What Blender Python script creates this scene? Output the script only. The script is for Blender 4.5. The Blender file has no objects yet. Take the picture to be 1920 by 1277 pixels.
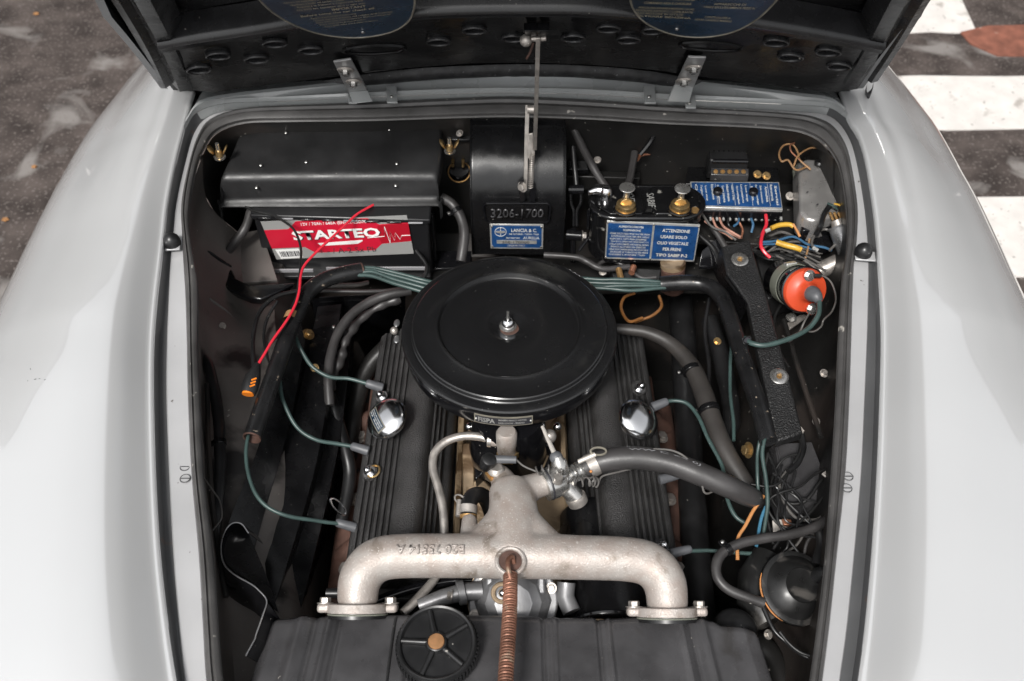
import bpy, bmesh, math, random
from mathutils import Vector, Matrix, noise
from mathutils.geometry import delaunay_2d_cdt
random.seed(7)
R = math.radians
SC = bpy.context.scene
COL = SC.collection
V = Vector

# ---------------------------------------------------------------- camera
F = 1867.0                      # focal length for a 1920 wide frame (35 mm on 36 mm)
PITCH = R(47)
CAM = V((0, -0.948, 1.92))
FW = V((0, math.cos(PITCH), -math.sin(PITCH)))
UP = V((0, math.sin(PITCH), math.cos(PITCH)))
cam = bpy.data.objects.new('camera', bpy.data.cameras.new('camera'))
COL.objects.link(cam)
cam.location = CAM
cam.rotation_euler = (math.pi / 2 - PITCH, 0, 0)
cam.data.lens = 35; cam.data.sensor_width = 36
cam.data.clip_start = 0.02; cam.data.clip_end = 200
cam.data.dof.use_dof = True
cam.data.dof.focus_distance = 1.38
cam.data.dof.aperture_fstop = 6.0
SC.camera = cam

# ---------------------------------------------------------------- sky, sun, exposure
SUN_EL, SUN_AZ = R(50), R(200)          # azimuth clockwise from +Y: the light comes from behind the photographer
w = bpy.data.worlds.new("World"); SC.world = w; w.use_nodes = True
nt = w.node_tree; nt.nodes.clear()
sky = nt.nodes.new('ShaderNodeTexSky'); sky.sky_type = 'NISHITA'; sky.sun_disc = False
sky.sun_elevation = SUN_EL; sky.sun_rotation = SUN_AZ
sky.air_density = 1.0; sky.dust_density = 3.0; sky.ozone_density = 1.0
hs = nt.nodes.new('ShaderNodeHueSaturation'); hs.inputs['Saturation'].default_value = 0.10
bg = nt.nodes.new('ShaderNodeBackground'); bg.inputs['Strength'].default_value = 0.13
wo = nt.nodes.new('ShaderNodeOutputWorld')
nt.links.new(sky.outputs[0], hs.inputs['Color']); nt.links.new(hs.outputs[0], bg.inputs[0]); nt.links.new(bg.outputs[0], wo.inputs[0])
sl = bpy.data.lights.new('sun', 'SUN'); sl.energy = 2.4; sl.angle = R(11); sl.color = (1.0, 0.97, 0.93)
so = bpy.data.objects.new('sun', sl); COL.objects.link(so)
sdir = V((math.sin(SUN_AZ) * math.cos(SUN_EL), math.cos(SUN_AZ) * math.cos(SUN_EL), math.sin(SUN_EL)))
so.rotation_euler = sdir.to_track_quat('Z', 'Y').to_euler(); so.location = sdir * 20
vs = SC.view_settings
vs.view_transform = 'Standard'; vs.look = 'None'; vs.exposure = 0.55; vs.gamma = 1; vs.use_curve_mapping = False
SC.render.engine = 'CYCLES'
SC.cycles.use_denoising = True
SC.cycles.max_bounces = 8

# ---------------------------------------------------------------- where a sight line meets a plane of the place
def ray(px, py):
    return FW + V((1, 0, 0)) * ((px - 960) / F) + UP * ((638.5 - py) / F)
def at(px, py, z):              # at height z
    d = ray(px, py); return CAM + d * ((z - CAM.z) / d.z)
def onY(px, py, y):             # on the upright plane at y
    d = ray(px, py); return CAM + d * ((y - CAM.y) / d.y)
def onP(px, py, p0, n):         # on any plane
    d = ray(px, py); return CAM + d * ((p0 - CAM).dot(n) / d.dot(n))
def m_px(p, n=1.0):             # metres covered by n pixels at point p
    return n * (p - CAM).dot(FW) / F

def hx(s):
    s = s.lstrip('#')
    return tuple(((c / 12.92) if c <= .04045 else ((c + .055) / 1.055) ** 2.4) for c in (int(s[i:i + 2], 16) / 255 for i in (0, 2, 4)))

# ---------------------------------------------------------------- materials
def mat(name, col, rough=.5, metal=0., var=0., vscale=12., vcol=None, bump=0., bscale=300., speck=0., speckcol=(.35, .33, .3),
        sscale=260., coat=0., spec=.5, rvar=0., aniso=0., stain=None, stscale=9., stthr=.58, bdist=.001):
    m = bpy.data.materials.new(name); m.use_nodes = True
    t = m.node_tree; N = t.nodes; L = t.links; b = N['Principled BSDF']
    b.inputs['Roughness'].default_value = rough; b.inputs['Metallic'].default_value = metal
    b.inputs['Specular IOR Level'].default_value = spec
    if coat: b.inputs['Coat Weight'].default_value = coat; b.inputs['Coat Roughness'].default_value = .03
    col = (*col, 1)
    tc = N.new('ShaderNodeTexCoord')
    def nz(scale, detail=4., dist=0.):
        n = N.new('ShaderNodeTexNoise'); n.inputs['Scale'].default_value = scale; n.inputs['Detail'].default_value = detail
        n.inputs['Distortion'].default_value = dist
        L.new(tc.outputs['Object'], n.inputs['Vector']); return n
    def ramp(src, lo, hi):
        r = N.new('ShaderNodeMapRange'); r.inputs['From Min'].default_value = lo; r.inputs['From Max'].default_value = hi
        L.new(src, r.inputs['Value']); return r.outputs[0]
    def mix(fac, a, c):
        x = N.new('ShaderNodeMix'); x.data_type = 'RGBA'
        if isinstance(fac, float): x.inputs['Factor'].default_value = fac
        else: L.new(fac, x.inputs['Factor'])
        for s, q in ((6, a), (7, c)):
            if isinstance(q, tuple): x.inputs[s].default_value = q
            else: L.new(q, x.inputs[s])
        return x.outputs[2]
    cur = col
    if var:
        v2 = (*vcol, 1) if vcol else tuple(min(1, c * (1 + var)) for c in col[:3]) + (1,)
        a = tuple(c * (1 - var * .6) for c in col[:3]) + (1,) if not vcol else col
        cur = mix(ramp(nz(vscale, 6.).outputs['Fac'], .35, .68), a, v2)
    if stain:
        f = ramp(nz(stscale, 8., .6).outputs['Fac'], stthr, stthr + .09)
        cur = mix(f, cur, (*stain, 1))
    if speck:
        f = ramp(nz(sscale, 2.).outputs['Fac'], 1 - speck, 1 - speck + .05)
        cur = mix(f, cur, (*speckcol, 1))
    if isinstance(cur, tuple): b.inputs['Base Color'].default_value = cur
    else: L.new(cur, b.inputs['Base Color'])
    if rvar:
        r = N.new('ShaderNodeMapRange'); r.inputs['From Min'].default_value = .3; r.inputs['From Max'].default_value = .7
        r.inputs['To Min'].default_value = max(.02, rough - rvar); r.inputs['To Max'].default_value = min(1, rough + rvar)
        L.new(nz(vscale * 1.7, 7.).outputs['Fac'], r.inputs['Value']); L.new(r.outputs[0], b.inputs['Roughness'])
    if bump:
        bn = N.new('ShaderNodeBump'); bn.inputs['Strength'].default_value = min(1, bump); bn.inputs['Distance'].default_value = bdist
        L.new(nz(bscale, 3.).outputs['Fac'], bn.inputs['Height']); L.new(bn.outputs[0], b.inputs['Normal'])
    return m

M = {}
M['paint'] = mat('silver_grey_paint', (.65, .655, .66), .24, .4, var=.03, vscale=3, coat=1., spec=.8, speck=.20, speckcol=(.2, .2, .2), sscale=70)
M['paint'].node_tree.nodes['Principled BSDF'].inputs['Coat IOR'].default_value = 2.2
M['paint_shaded'] = mat('silver_grey_paint_shaded', (.25, .26, .26), .3, .0, var=.10, vscale=8, rvar=.08, coat=.5)  # body paint made darker: the raised hood's shade is put into the colour
M['flange'] = mat('flange_paint', (.37, .37, .375), .30, 0.15, var=.12, vscale=6, coat=.5, bump=.06, bscale=60, speck=.27, speckcol=(.1, .09, .08), sscale=90)
M['gutter'] = mat('gutter_shade_grey', (.062, .063, .065), .38, 0, var=.2, vscale=9, stain=(.10, .055, .035), stscale=14, stthr=.66)  # dark grey carries the gutter's shade and reflections; the stain is rust
M['seal'] = mat('seal_rubber', (.06, .058, .057), .5, 0, var=.35, vscale=20, bump=.3, bscale=90, speck=.3, sscale=60)
M['black'] = mat('black_satin', (.0055, .0055, .006), .25, 0, spec=.45, var=.3, vscale=20, rvar=.1, bump=.06, bscale=500, speck=.25, sscale=210)
M['lidblack'] = mat('stoved_black_lid', (.009, .009, .0095), .21, 0, spec=.7, rvar=.12, vscale=8, speck=.245, sscale=190, speckcol=(.12, .12, .115), stain=(.02, .02, .019), stscale=8, stthr=.6)
M['horn'] = mat('dirty_black_horn', (.010, .010, .010), .38, 0, rvar=.14, vscale=30, stain=(.07, .065, .06), stscale=24, stthr=.58, bump=.2, bscale=60)
M['black_gloss'] = mat('black_gloss', (.006, .006, .007), .14, 0, rvar=.08, speck=.27, sscale=190, bump=.05, bscale=40)
M['black_matt'] = mat('black_matt', (.015, .015, .0155), .42, 0, spec=.4, var=.4, vscale=14, rvar=.1, bump=.2, bscale=160, speck=.25, sscale=150, speckcol=(.08, .075, .07))
M['hood_black'] = mat('hood_underside_black', (.004, .004, .0045), .26, 0, spec=.22, var=.4, vscale=10, rvar=.14, bump=.4, bscale=90, speck=.25, sscale=120, speckcol=(.12, .12, .12))
M['lip'] = mat('rough_black_lip', (.018, .018, .019), .55, 0, var=.8, vscale=60, bump=.8, bscale=260, speck=.33, sscale=160, speckcol=(.12, .12, .125))
M['bay'] = mat('bay_black_dusty', (.014, .0135, .013), .42, 0, spec=.35, var=.5, vscale=7, rvar=.14, bump=.2, bscale=70, speck=.27, sscale=130, stain=(.035, .029, .026), stscale=5, stthr=.52)
M['dusty'] = mat('dusty_brown_black', (.095, .086, .080), .55, 0, var=.5, vscale=6, rvar=.1, bump=.35, bscale=45, stain=(.012, .011, .011), stscale=9, stthr=.55, speck=.27, sscale=100)
M['crinkle'] = mat('crinkle_black', (.013, .013, .0135), .38, 0, var=.25, vscale=30, bump=1., bscale=420, bdist=.0018, speck=.26, sscale=200)
M['cover'] = mat('textured_black_cover', (.031, .030, .030), .36, 0, var=.5, vscale=26, bump=1., bscale=620, bdist=.0026, rvar=.08)
M['tank'] = mat('radiator_black', (.046, .045, .047), .30, 0, var=.4, vscale=16, rvar=.13, bump=.5, bscale=34, speck=.24, sscale=150, stain=(.03, .028, .027), stscale=13, stthr=.60)
M['rubber'] = mat('hose_rubber', (.036, .034, .034), .42, 0, var=.35, vscale=25, rvar=.1, bump=.15, bscale=300, speck=.24, sscale=150)
M['rubber_brown'] = mat('hose_rubber_brownish', (.030, .027, .025), .5, 0, var=.35, vscale=22, bump=.2, bscale=200, stain=(.05, .042, .036), stscale=14, stthr=.62)
M['rubber_dark'] = mat('hose_rubber_dark', (.010, .010, .0105), .38, 0, var=.4, vscale=25, rvar=.1, speck=.26, sscale=170)
M['sleeve'] = mat('conduit_black', (.009, .009, .0095), .32, 0, var=.5, vscale=25, rvar=.12, bump=.15, bscale=80, speck=.3, sscale=120, speckcol=(.22, .18, .14))
M['alu'] = mat('cast_aluminium', (.385, .355, .33), .5, .3, var=.3, vcol=(.33, .28, .25), vscale=45, rvar=.1, bump=.6, bscale=480, bdist=.001, speck=.36, sscale=420, speckcol=(.52, .48, .45), stain=(.235, .20, .17), stscale=26, stthr=.57)
M['alu_light'] = mat('machined_aluminium', (.62, .58, .53), .38, .45, var=.12, vscale=30, bump=.15, bscale=400)
M['alu_dark'] = mat('dull_aluminium', (.20, .20, .205), .42, .45, var=.3, vscale=24, rvar=.1, bump=.2, bscale=200, stain=(.09, .085, .08), stscale=18, stthr=.6)
M['block'] = mat('oily_alloy', (.30, .22, .14), .42, .35, var=.45, vscale=24, rvar=.15, bump=.3, bscale=110, stain=(.10, .06, .03), stscale=22, stthr=.52)
M['chrome'] = mat('chrome', (.82, .82, .83), .17, 1., rvar=.05, vscale=10, bump=.03, bscale=60)
M['zinc'] = mat('zinc_plate', (.55, .54, .52), .28, .9, var=.2, vscale=60, rvar=.1)
M['dullzinc'] = mat('dull_zinc', (.42, .39, .36), .42, .7, var=.3, vscale=60, rvar=.1, bump=.2, bscale=300)
M['sheet'] = mat('bare_sheet_metal', (.27, .27, .275), .33, .75, var=.3, vscale=40, rvar=.14, bump=.15, bscale=120, stain=(.13, .12, .11), stscale=28, stthr=.62)
M['brass'] = mat('brass', (.52, .36, .17), .33, .9, var=.25, vscale=60, rvar=.1)
M['brass_dull'] = mat('dull_brass', (.42, .25, .10), .45, .7, var=.3, vscale=60)
M['copper'] = mat('copper_pipe', (.45, .20, .12), .35, .7, var=.25, vscale=50)
M['copper_disc'] = mat('copper_disc', (.80, .42, .20), .3, .8, var=.15, vscale=120)
M['spring'] = mat('rusty_spring', (.22, .105, .07), .48, .55, var=.5, vscale=30, bump=.3, bscale=300, stain=(.30, .22, .16), stscale=50, stthr=.6)
M['rust'] = mat('brown_rust', (.075, .038, .028), .7, 0, var=.5, vscale=40, bump=.5, bscale=200)
M['rustorange'] = mat('orange_rust', (.42, .17, .05), .7, 0, var=.4, vscale=80, bump=.5, bscale=300)
M['green'] = mat('green_wire', (.038, .064, .060), .38, 0, var=.25, vscale=40)
M['red'] = mat('red_wire', (.62, .025, .045), .32, 0, var=.1)
M['blackwire'] = mat('black_wire', (.010, .010, .010), .45, 0, var=.3, vscale=40)
M['greywire'] = mat('grey_wire', (.09, .085, .08), .4, 0, var=.3, vscale=40)
M['bluewire'] = mat('blue_wire', (.04, .11, .2), .35, 0, var=.2, vscale=40)
M['bluebright'] = mat('light_blue_wire', (.05, .16, .25), .35, 0)
M['orangewire'] = mat('orange_wire', (.45, .2, .07), .4, 0, var=.2, vscale=50)
M['tanwire'] = mat('tan_wire', (.30, .17, .08), .45, 0, var=.3, vscale=50)
M['pinkwire'] = mat('pinkish_wire', (.38, .2, .15), .45, 0, var=.3, vscale=50)
M['yellow'] = mat('yellow_sleeve', (.55, .32, .04), .35, 0, var=.3, vscale=50, stain=(.12, .07, .03), stscale=60, stthr=.6)
M['boot'] = mat('grey_plug_boot', (.085, .088, .095), .45, 0, var=.2, vscale=50)
M['orangecap'] = mat('orange_bakelite', (.52, .062, .022), .40, 0, var=.12, vscale=30, bump=.1, bscale=80, speck=.24, sscale=120)
M['orange'] = mat('orange_plastic', (.8, .22, .02), .3, 0)
M['greenish'] = mat('pale_green_band', (.22, .23, .19), .4, .3, var=.2, vscale=30)
M['blueplate'] = mat('blue_plate', (.009, .045, .14), .32, 0, var=.35, vscale=60, rvar=.1, stain=(.03, .06, .12), stscale=90, stthr=.62)
M['bluedark'] = mat('dark_blue_plate', (.006, .022, .045), .3, 0, var=.35, vscale=14, rvar=.1, stain=(.02, .06, .08), stscale=24, stthr=.66)
M['platealu'] = mat('plate_aluminium', (.52, .52, .5), .35, .6, var=.2, vscale=80)
M['print'] = mat('light_print', (.5, .5, .48), .5, 0)
M['printdim'] = mat('aged_cream_print', (.34, .30, .21), .5, 0)
M['cream'] = mat('cream_border', (.20, .185, .15), .42, .2, var=.3, vscale=40)
M['batred'] = mat('battery_red', (.52, .012, .035), .28, 0)
M['batdark'] = mat('battery_dark_red', (.36, .008, .02), .3, 0)
M['batsilver'] = mat('battery_silver', (.38, .38, .37), .3, .3)
M['white'] = mat('white_print', (.8, .8, .78), .4, 0)
M['darkprint'] = mat('dark_print', (.03, .03, .035), .4, 0)
M['batcase'] = mat('battery_case', (.010, .010, .011), .33, 0, rvar=.06, bump=.05, bscale=400)
M['greyplastic'] = mat('grey_ledge', (.24, .24, .25), .4, 0, var=.1, vscale=30)
M['alubox'] = mat('dull_aluminium_box', (.36, .35, .34), .33, .6, var=.25, vscale=30, rvar=.1, bump=.3, bscale=60, stain=(.2, .19, .18), stscale=20, stthr=.6)
M['chipped'] = mat('chipped_black_enamel', (.006, .006, .0065), .13, 0, rvar=.08, bump=.15, bscale=90, stain=(.32, .31, .28), stscale=70, stthr=.655)
M['rim'] = mat('black_lit_rim', (.014, .014, .015), .27, 0, spec=.5, var=.3, vscale=40, speck=.27, sscale=120)  # same hood paint, lighter: highlights on rims and ribs put into the colour
M['amber'] = mat('amber_pipe', (.20, .085, .025), .35, .2, var=.3, vscale=60)
M['hinge'] = mat('hinge_plate', (.30, .30, .30), .35, .4, var=.25, vscale=40, stain=(.09, .08, .07), stscale=30, stthr=.6)

# ---------------------------------------------------------------- mesh builder
def basis(ax, up=None):
    z = V(ax).normalized()
    u = V(up) if up else (V((0, 0, 1)) if abs(z.z) < .95 else V((0, 1, 0)))
    x = u.cross(z).normalized(); y = z.cross(x)
    return x, y, z
def catmull(p, sub=6):
    if len(p) < 3: return [V(q) for q in p]
    q = [p[0] * 2 - p[1]] + list(p) + [p[-1] * 2 - p[-2]]; out = []
    for i in range(1, len(q) - 2):
        a, b, c, d = q[i - 1], q[i], q[i + 1], q[i + 2]
        for k in range(sub):
            t = k / sub
            out.append(.5 * ((2 * b) + (c - a) * t + (2 * a - 5 * b + 4 * c - d) * t * t + (3 * b - a - 3 * c + d) * t ** 3))
    out.append(q[-2]); return out
class MB:
    def __init__(s): s.v = []; s.f = []
    def add(s, vs, fs):
        o = len(s.v); s.v += [V(a) for a in vs]; s.f += [tuple(o + i for i in f) for f in fs]; return s
    def box(s, c, size, Rm=None):
        c = V(c); a, b, d = (q / 2 for q in size); Rm = Rm or Matrix.Identity(3)
        vs = [c + Rm @ V((x * a, y * b, z * d)) for x in (-1, 1) for y in (-1, 1) for z in (-1, 1)]
        return s.add(vs, [(0, 1, 3, 2), (4, 6, 7, 5), (0, 4, 5, 1), (2, 3, 7, 6), (0, 2, 6, 4), (1, 5, 7, 3)])
    def hexa(s, b, t):     # bottom and top quads
        return s.add(list(b) + list(t), [(3, 2, 1, 0), (4, 5, 6, 7), (0, 1, 5, 4), (1, 2, 6, 5), (2, 3, 7, 6), (3, 0, 4, 7)])
    def prism(s, poly, vec, taper=1.0):
        poly = [V(p) for p in poly]; vec = V(vec); n = len(poly); c = sum(poly, V()) / n
        top = [c + (p - c) * taper + vec for p in poly]
        return s.add(poly + top, [tuple(range(n))[::-1], tuple(range(n, 2 * n))] + [(i, (i + 1) % n, n + (i + 1) % n, n + i) for i in range(n)])
    def lathe(s, o, ax, prof, n=48, up=None, sx=1., sy=1.):
        o = V(o); x, y, z = basis(ax, up); rings = []
        for r, h in prof:
            if r < 1e-7: s.v.append(o + z * h); rings.append([len(s.v) - 1])
            else:
                b = len(s.v)
                for i in range(n):
                    a = 2 * math.pi * i / n; s.v.append(o + x * (r * sx * math.cos(a)) + y * (r * sy * math.sin(a)) + z * h)
                rings.append(list(range(b, b + n)))
        for p, q in zip(rings, rings[1:]):
            if len(p) == 1 and len(q) == 1: continue
            for i in range(n):
                j = (i + 1) % n
                if len(p) == 1: s.f.append((p[0], q[j], q[i]))
                elif len(q) == 1: s.f.append((p[i], p[j], q[0]))
                else: s.f.append((p[i], p[j], q[j], q[i]))
        return s
    def cyl(s, p0, p1, r0, r1=None, n=24):
        p0 = V(p0); p1 = V(p1); r1 = r0 if r1 is None else r1; h = (p1 - p0).length
        return s.lathe(p0, p1 - p0, [(0, 0), (r0, 0), (r1, h), (0, h)], n)
    def tube(s, pts, rs, n=12, caps=True, sq=1.0, hollow=False):
        m = len(pts)
        if not hasattr(rs, '__len__'): rs = [rs] * m
        if len(rs) != m: rs = [rs[min(len(rs) - 1, int(i * (len(rs) - 1) / (m - 1)))] * (1 - ((i * (len(rs) - 1) / (m - 1)) % 1)) + rs[min(len(rs) - 1, int(i * (len(rs) - 1) / (m - 1)) + 1)] * ((i * (len(rs) - 1) / (m - 1)) % 1) for i in range(m)]
        t = (pts[1] - pts[0]).normalized(); x, y, _ = basis(t); rings = []
        for i, p in enumerate(pts):
            tn = (pts[min(i + 1, m - 1)] - pts[max(i - 1, 0)]).normalized()
            q = t.rotation_difference(tn); x = (q @ x); x = (x - tn * x.dot(tn)).normalized(); y = tn.cross(x); t = tn
            b = len(s.v)
            for k in range(n):
                a = 2 * math.pi * k / n; s.v.append(p + (x * math.cos(a) + y * math.sin(a) * sq) * rs[i])
            rings.append(list(range(b, b + n)))
        for p, q in zip(rings, rings[1:]):
            for k in range(n): s.f.append((p[k], p[(k + 1) % n], q[(k + 1) % n], q[k]))
        if caps: s.f.append(tuple(rings[0][::-1])); s.f.append(tuple(rings[-1]))
        return s
    def grid(s, rows, close=False):
        o = len(s.v); n = len(rows[0])
        for r in rows: s.v += [V(p) for p in r]
        for i in range(len(rows) - 1):
            for j in range(n if close else n - 1):
                k = (j + 1) % n; s.f.append((o + i * n + j, o + i * n + k, o + (i + 1) * n + k, o + (i + 1) * n + j))
        return s
    def sphere(s, c, r, n=20, m=12, ax=(0, 0, 1), sc=(1, 1, 1)):
        prof = [(math.sin(math.pi * i / m) * r, -math.cos(math.pi * i / m) * r * sc[2]) for i in range(m + 1)]
        prof[0] = (0, prof[0][1]); prof[-1] = (0, prof[-1][1])
        return s.lathe(c, ax, prof, n, sx=sc[0], sy=sc[1])
    def torus(s, c, ax, Rr, r, n=40, m=8, sx=1., sy=1., up=None):
        c = V(c); x, y, z = basis(ax, up); rows = []
        for i in range(n):
            a = 2 * math.pi * i / n; d = x * math.cos(a) * sx + y * math.sin(a) * sy; dn = (x * math.cos(a) + y * math.sin(a))
            rows.append([c + d * Rr + (dn * math.cos(2 * math.pi * k / m) + z * math.sin(2 * math.pi * k / m)) * r for k in range(m)])
        rows.append(rows[0]); return s.grid(rows, close=True)
    def coil(s, path, Rr, r, turns, n=10, m=6):
        N_ = int(turns * n); t = (path[1] - path[0]).normalized(); x, y, _ = basis(t); pts = []; L = len(path) - 1
        for i in range(N_ + 1):
            u = i / N_ * L; k = min(int(u), L - 1); fr = u - k; p = path[k].lerp(path[k + 1], fr)
            k2 = min(k + 1, L); tn = (path[k2] - path[max(k2 - 1, 0)]).normalized()
            q = t.rotation_difference(tn); x = q @ x; x = (x - tn * x.dot(tn)).normalized(); y = tn.cross(x); t = tn
            a = 2 * math.pi * i / n; pts.append(p + (x * math.cos(a) + y * math.sin(a)) * Rr)
        return s.tube(pts, r, m)
    def mesh(s, name, base=V((0, 0, 0)), m=None, smooth=True, ang=38):
        me = bpy.data.meshes.new(name); me.from_pydata([tuple(a - base) for a in s.v], [], s.f); me.validate(); me.update()
        bm = bmesh.new(); bm.from_mesh(me); bmesh.ops.remove_doubles(bm, verts=bm.verts, dist=1e-6)
        bmesh.ops.recalc_face_normals(bm, faces=bm.faces); bm.to_mesh(me); bm.free()
        if smooth: me.shade_smooth(); me.set_sharp_from_angle(angle=R(ang))
        if m: me.materials.append(m)
        return me

class Thing:
    def __init__(s, name, label, cat, base, group=None):
        s.base = V(base); s.o = bpy.data.objects.new(name, None); COL.objects.link(s.o); s.o.location = s.base
        s.o.empty_display_size = .02; s.o['label'] = label; s.o['category'] = cat
        if group: s.o['group'] = group
    def part(s, name, mb, m, parent=None, bevel=0, label=None, smooth=True, ang=38, seg=2, kind=None):
        me = mb.mesh(name, s.base, M[m] if isinstance(m, str) else m, smooth, ang)
        o = bpy.data.objects.new(name, me); COL.objects.link(o); o.parent = parent or s.o
        if bevel: bv(o, bevel, seg)
        if label: o['label'] = label
        if kind: o['kind'] = kind
        return o
    def inst(s, name, me, loc, rot=None, parent=None, scale=None):
        o = bpy.data.objects.new(name, me); COL.objects.link(o); o.parent = parent or s.o; o.location = V(loc) - s.base
        if rot is not None: o.rotation_euler = rot.to_euler() if hasattr(rot, 'to_euler') else rot
        if scale: o.scale = (scale,) * 3
        return o
def bv(o, wdt, seg=2):
    b = o.modifiers.new('edge_rounding', 'BEVEL'); b.width = wdt; b.segments = seg; b.limit_method = 'ANGLE'; b.angle_limit = R(32)
def single(name, mb, m, label, cat, group=None, bevel=0, kind=None, ang=38):
    c = sum(mb.v, V()) / len(mb.v); base = V((c.x, c.y, min(q.z for q in mb.v)))
    me = mb.mesh(name, base, M[m], True, ang); o = bpy.data.objects.new(name, me); COL.objects.link(o); o.location = base
    if label: o['label'] = label; o['category'] = cat
    if group: o['group'] = group
    if kind: o['kind'] = kind
    if bevel: bv(o, bevel)
    return o
def P(*pts): return [at(*p) for p in pts]
def path(pts, sub=6): return catmull([at(*p) for p in pts], sub)
def tubepx(mb, pts, rpx, n=12, sub=6, caps=True):
    c = path(pts, sub); r = m_px(c[len(c) // 2], 1); k = c[0] * 7
    if len(c) > 12: c = [p + noise.noise_vector(p * 28 + k) * .0011 * min(1, i / 6, (len(c) - 1 - i) / 6) for i, p in enumerate(c)]
    if hasattr(rpx, '__len__'): return mb.tube(c, [q * r for q in rpx], n, caps)
    return mb.tube(c, [rpx * r * (1 + .09 * noise.noise(p * 60 + k)) for p in c], n, caps)
def wire(name, pts, rpx, m, label, cat='wire', group=None, n=8):
    mb = MB(); tubepx(mb, pts, rpx, n); return single(name, mb, m, label, cat, group)
def rot_to(ax, up=None):
    x, y, z = basis(ax, up); return Matrix((x, y, z)).transposed()

# shared small pieces
def hexnut(r=.006, h=.005, m='zinc'):
    mb = MB(); mb.lathe((0, 0, 0), (0, 0, 1), [(0, 0), (r * 1.5, 0), (r * 1.5, .001), (r * .8, .001)], 20)
    mb.lathe((0, 0, .001), (0, 0, 1), [(0, 0), (r, 0), (r, h), (r * .85, h + r * .12), (0, h + r * .12)], 6)
    return mb.mesh('nut', m=M[m], ang=30)
NUT = hexnut(); NUTD = hexnut(m='dullzinc'); NUTB = hexnut(m='brass')
SCREW = MB().lathe((0, 0, 0), (0, 0, 1), [(0, 0), (.0026, 0), (.0024, .0012), (.0014, .0019), (0, .0021)], 14).mesh('screw', m=M['zinc'])
ACORN = MB().lathe((0, 0, 0), (0, 0, 1), [(0, 0), (.013, 0), (.013, .0015), (.009, .0015), (.009, .007), (.0075, .008), (.0072, .012), (.005, .0155), (.002, .017), (0, .017)], 24).mesh('acorn_nut', m=M['chrome'])

def textmesh(string, bold=0.0):
    c = bpy.data.curves.new('lettering', 'FONT'); c.body = string; c.size = 1; c.resolution_u = 2; c.offset = bold; c.space_line = 1.0
    c.fill_mode = 'FRONT'
    o = bpy.data.objects.new('lettering', c); COL.objects.link(o)
    dg = bpy.context.evaluated_depsgraph_get(); me = bpy.data.meshes.new_from_object(o.evaluated_get(dg))
    bpy.data.objects.remove(o); bpy.data.curves.remove(c); return me
def quv(q, u, v, off=0):
    TL, TR, BR, BL = q; n = (TR - TL).cross(BL - TL).normalized() * -1
    return (TL * (1 - u) + TR * u) * (1 - v) + (BL * (1 - u) + BR * u) * v + n * off
def lettering(T, string, q, box, m, parent=None, off=.0006, bold=0., mapf=None, name='lettering', relief=0., flip=False):
    me = textmesh(string, bold); xs = [v.co.x for v in me.vertices]; ys = [v.co.y for v in me.vertices]
    x0, x1, y0, y1 = min(xs), max(xs), min(ys), max(ys); u0, v0, u1, v1 = box; f = mapf or (lambda u, v, o: quv(q, u, v, o))
    for v in me.vertices:
        a = (v.co.x - x0) / (x1 - x0); b = (v.co.y - y0) / (y1 - y0)
        if flip: a, b = 1 - a, 1 - b
        v.co = f(u0 + (u1 - u0) * a, v1 + (v0 - v1) * b, off) - T.base
    if relief:
        bm = bmesh.new(); bm.from_mesh(me); r = bmesh.ops.extrude_face_region(bm, geom=bm.faces[:])
        n = f(.5, .5, relief) - f(.5, .5, 0)
        bmesh.ops.translate(bm, verts=[g for g in r['geom'] if isinstance(g, bmesh.types.BMVert)], vec=n); bmesh.ops.recalc_face_normals(bm, faces=bm.faces); bm.to_mesh(me); bm.free()
    me.name = name; me.materials.clear(); me.materials.append(M[m])
    o = bpy.data.objects.new(name, me); COL.objects.link(o); o.parent = parent or T.o; return o
def uvpoly(T, name, q, poly, m, parent=None, off=.0004, th=.0004, label=None):
    a = [quv(q, u, v, off) for u, v in poly]; n = (quv(q, 0, 0, 1) - quv(q, 0, 0, 0)) * -th
    mb = MB().prism(a, n); return T.part(name, mb, m, parent, smooth=False, label=label)
# ================================================================ ground
def ground_mat():
    m = mat('old_asphalt', (.034, .027, .0245), .8, 0, spec=.25, var=.55, vscale=9, vcol=(.092, .075, .068), bump=1., bscale=160,
            stain=(.20, .185, .175), stscale=4.2, stthr=.575, speck=.40, speckcol=(.15, .13, .12), sscale=95)
    return m
M['asphalt'] = ground_mat()
M['zebra'] = mat('worn_white_paint', (.62, .59, .56), .6, 0, var=.10, vscale=16, bump=.8, bscale=120, speck=.33, speckcol=(.3, .28, .26), sscale=60, stain=(.38, .35, .32), stscale=11, stthr=.61)
M['redpatch'] = mat('reddish_asphalt', (.19, .07, .045), .8, 0, var=.4, vscale=20, bump=.8, bscale=120, speck=.3, sscale=40)
rows = [[V((x, y, 0)) for x in (-60, -4, -1, 1, 4, 60)] for y in (-40, -3, 0, 3, 60)]
g = MB().grid(rows); g = g.mesh('road', m=M['asphalt']); ro = bpy.data.objects.new('road', g); COL.objects.link(ro); ro['kind'] = 'structure'
def stripe(x0, x1, y0, y1, skew=0):
    vs = []; n = 14
    top = [V((x0 + (x1 - x0) * i / n, y1 + random.uniform(-.008, .008), 0)) for i in range(n + 1)]
    bot = [V((x0 + (x1 + skew - x0) * i / n, y0 + random.uniform(-.008, .008), 0)) for i in range(n + 1)]
    return MB().prism(bot + top[::-1], (0, 0, .004))
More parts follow.
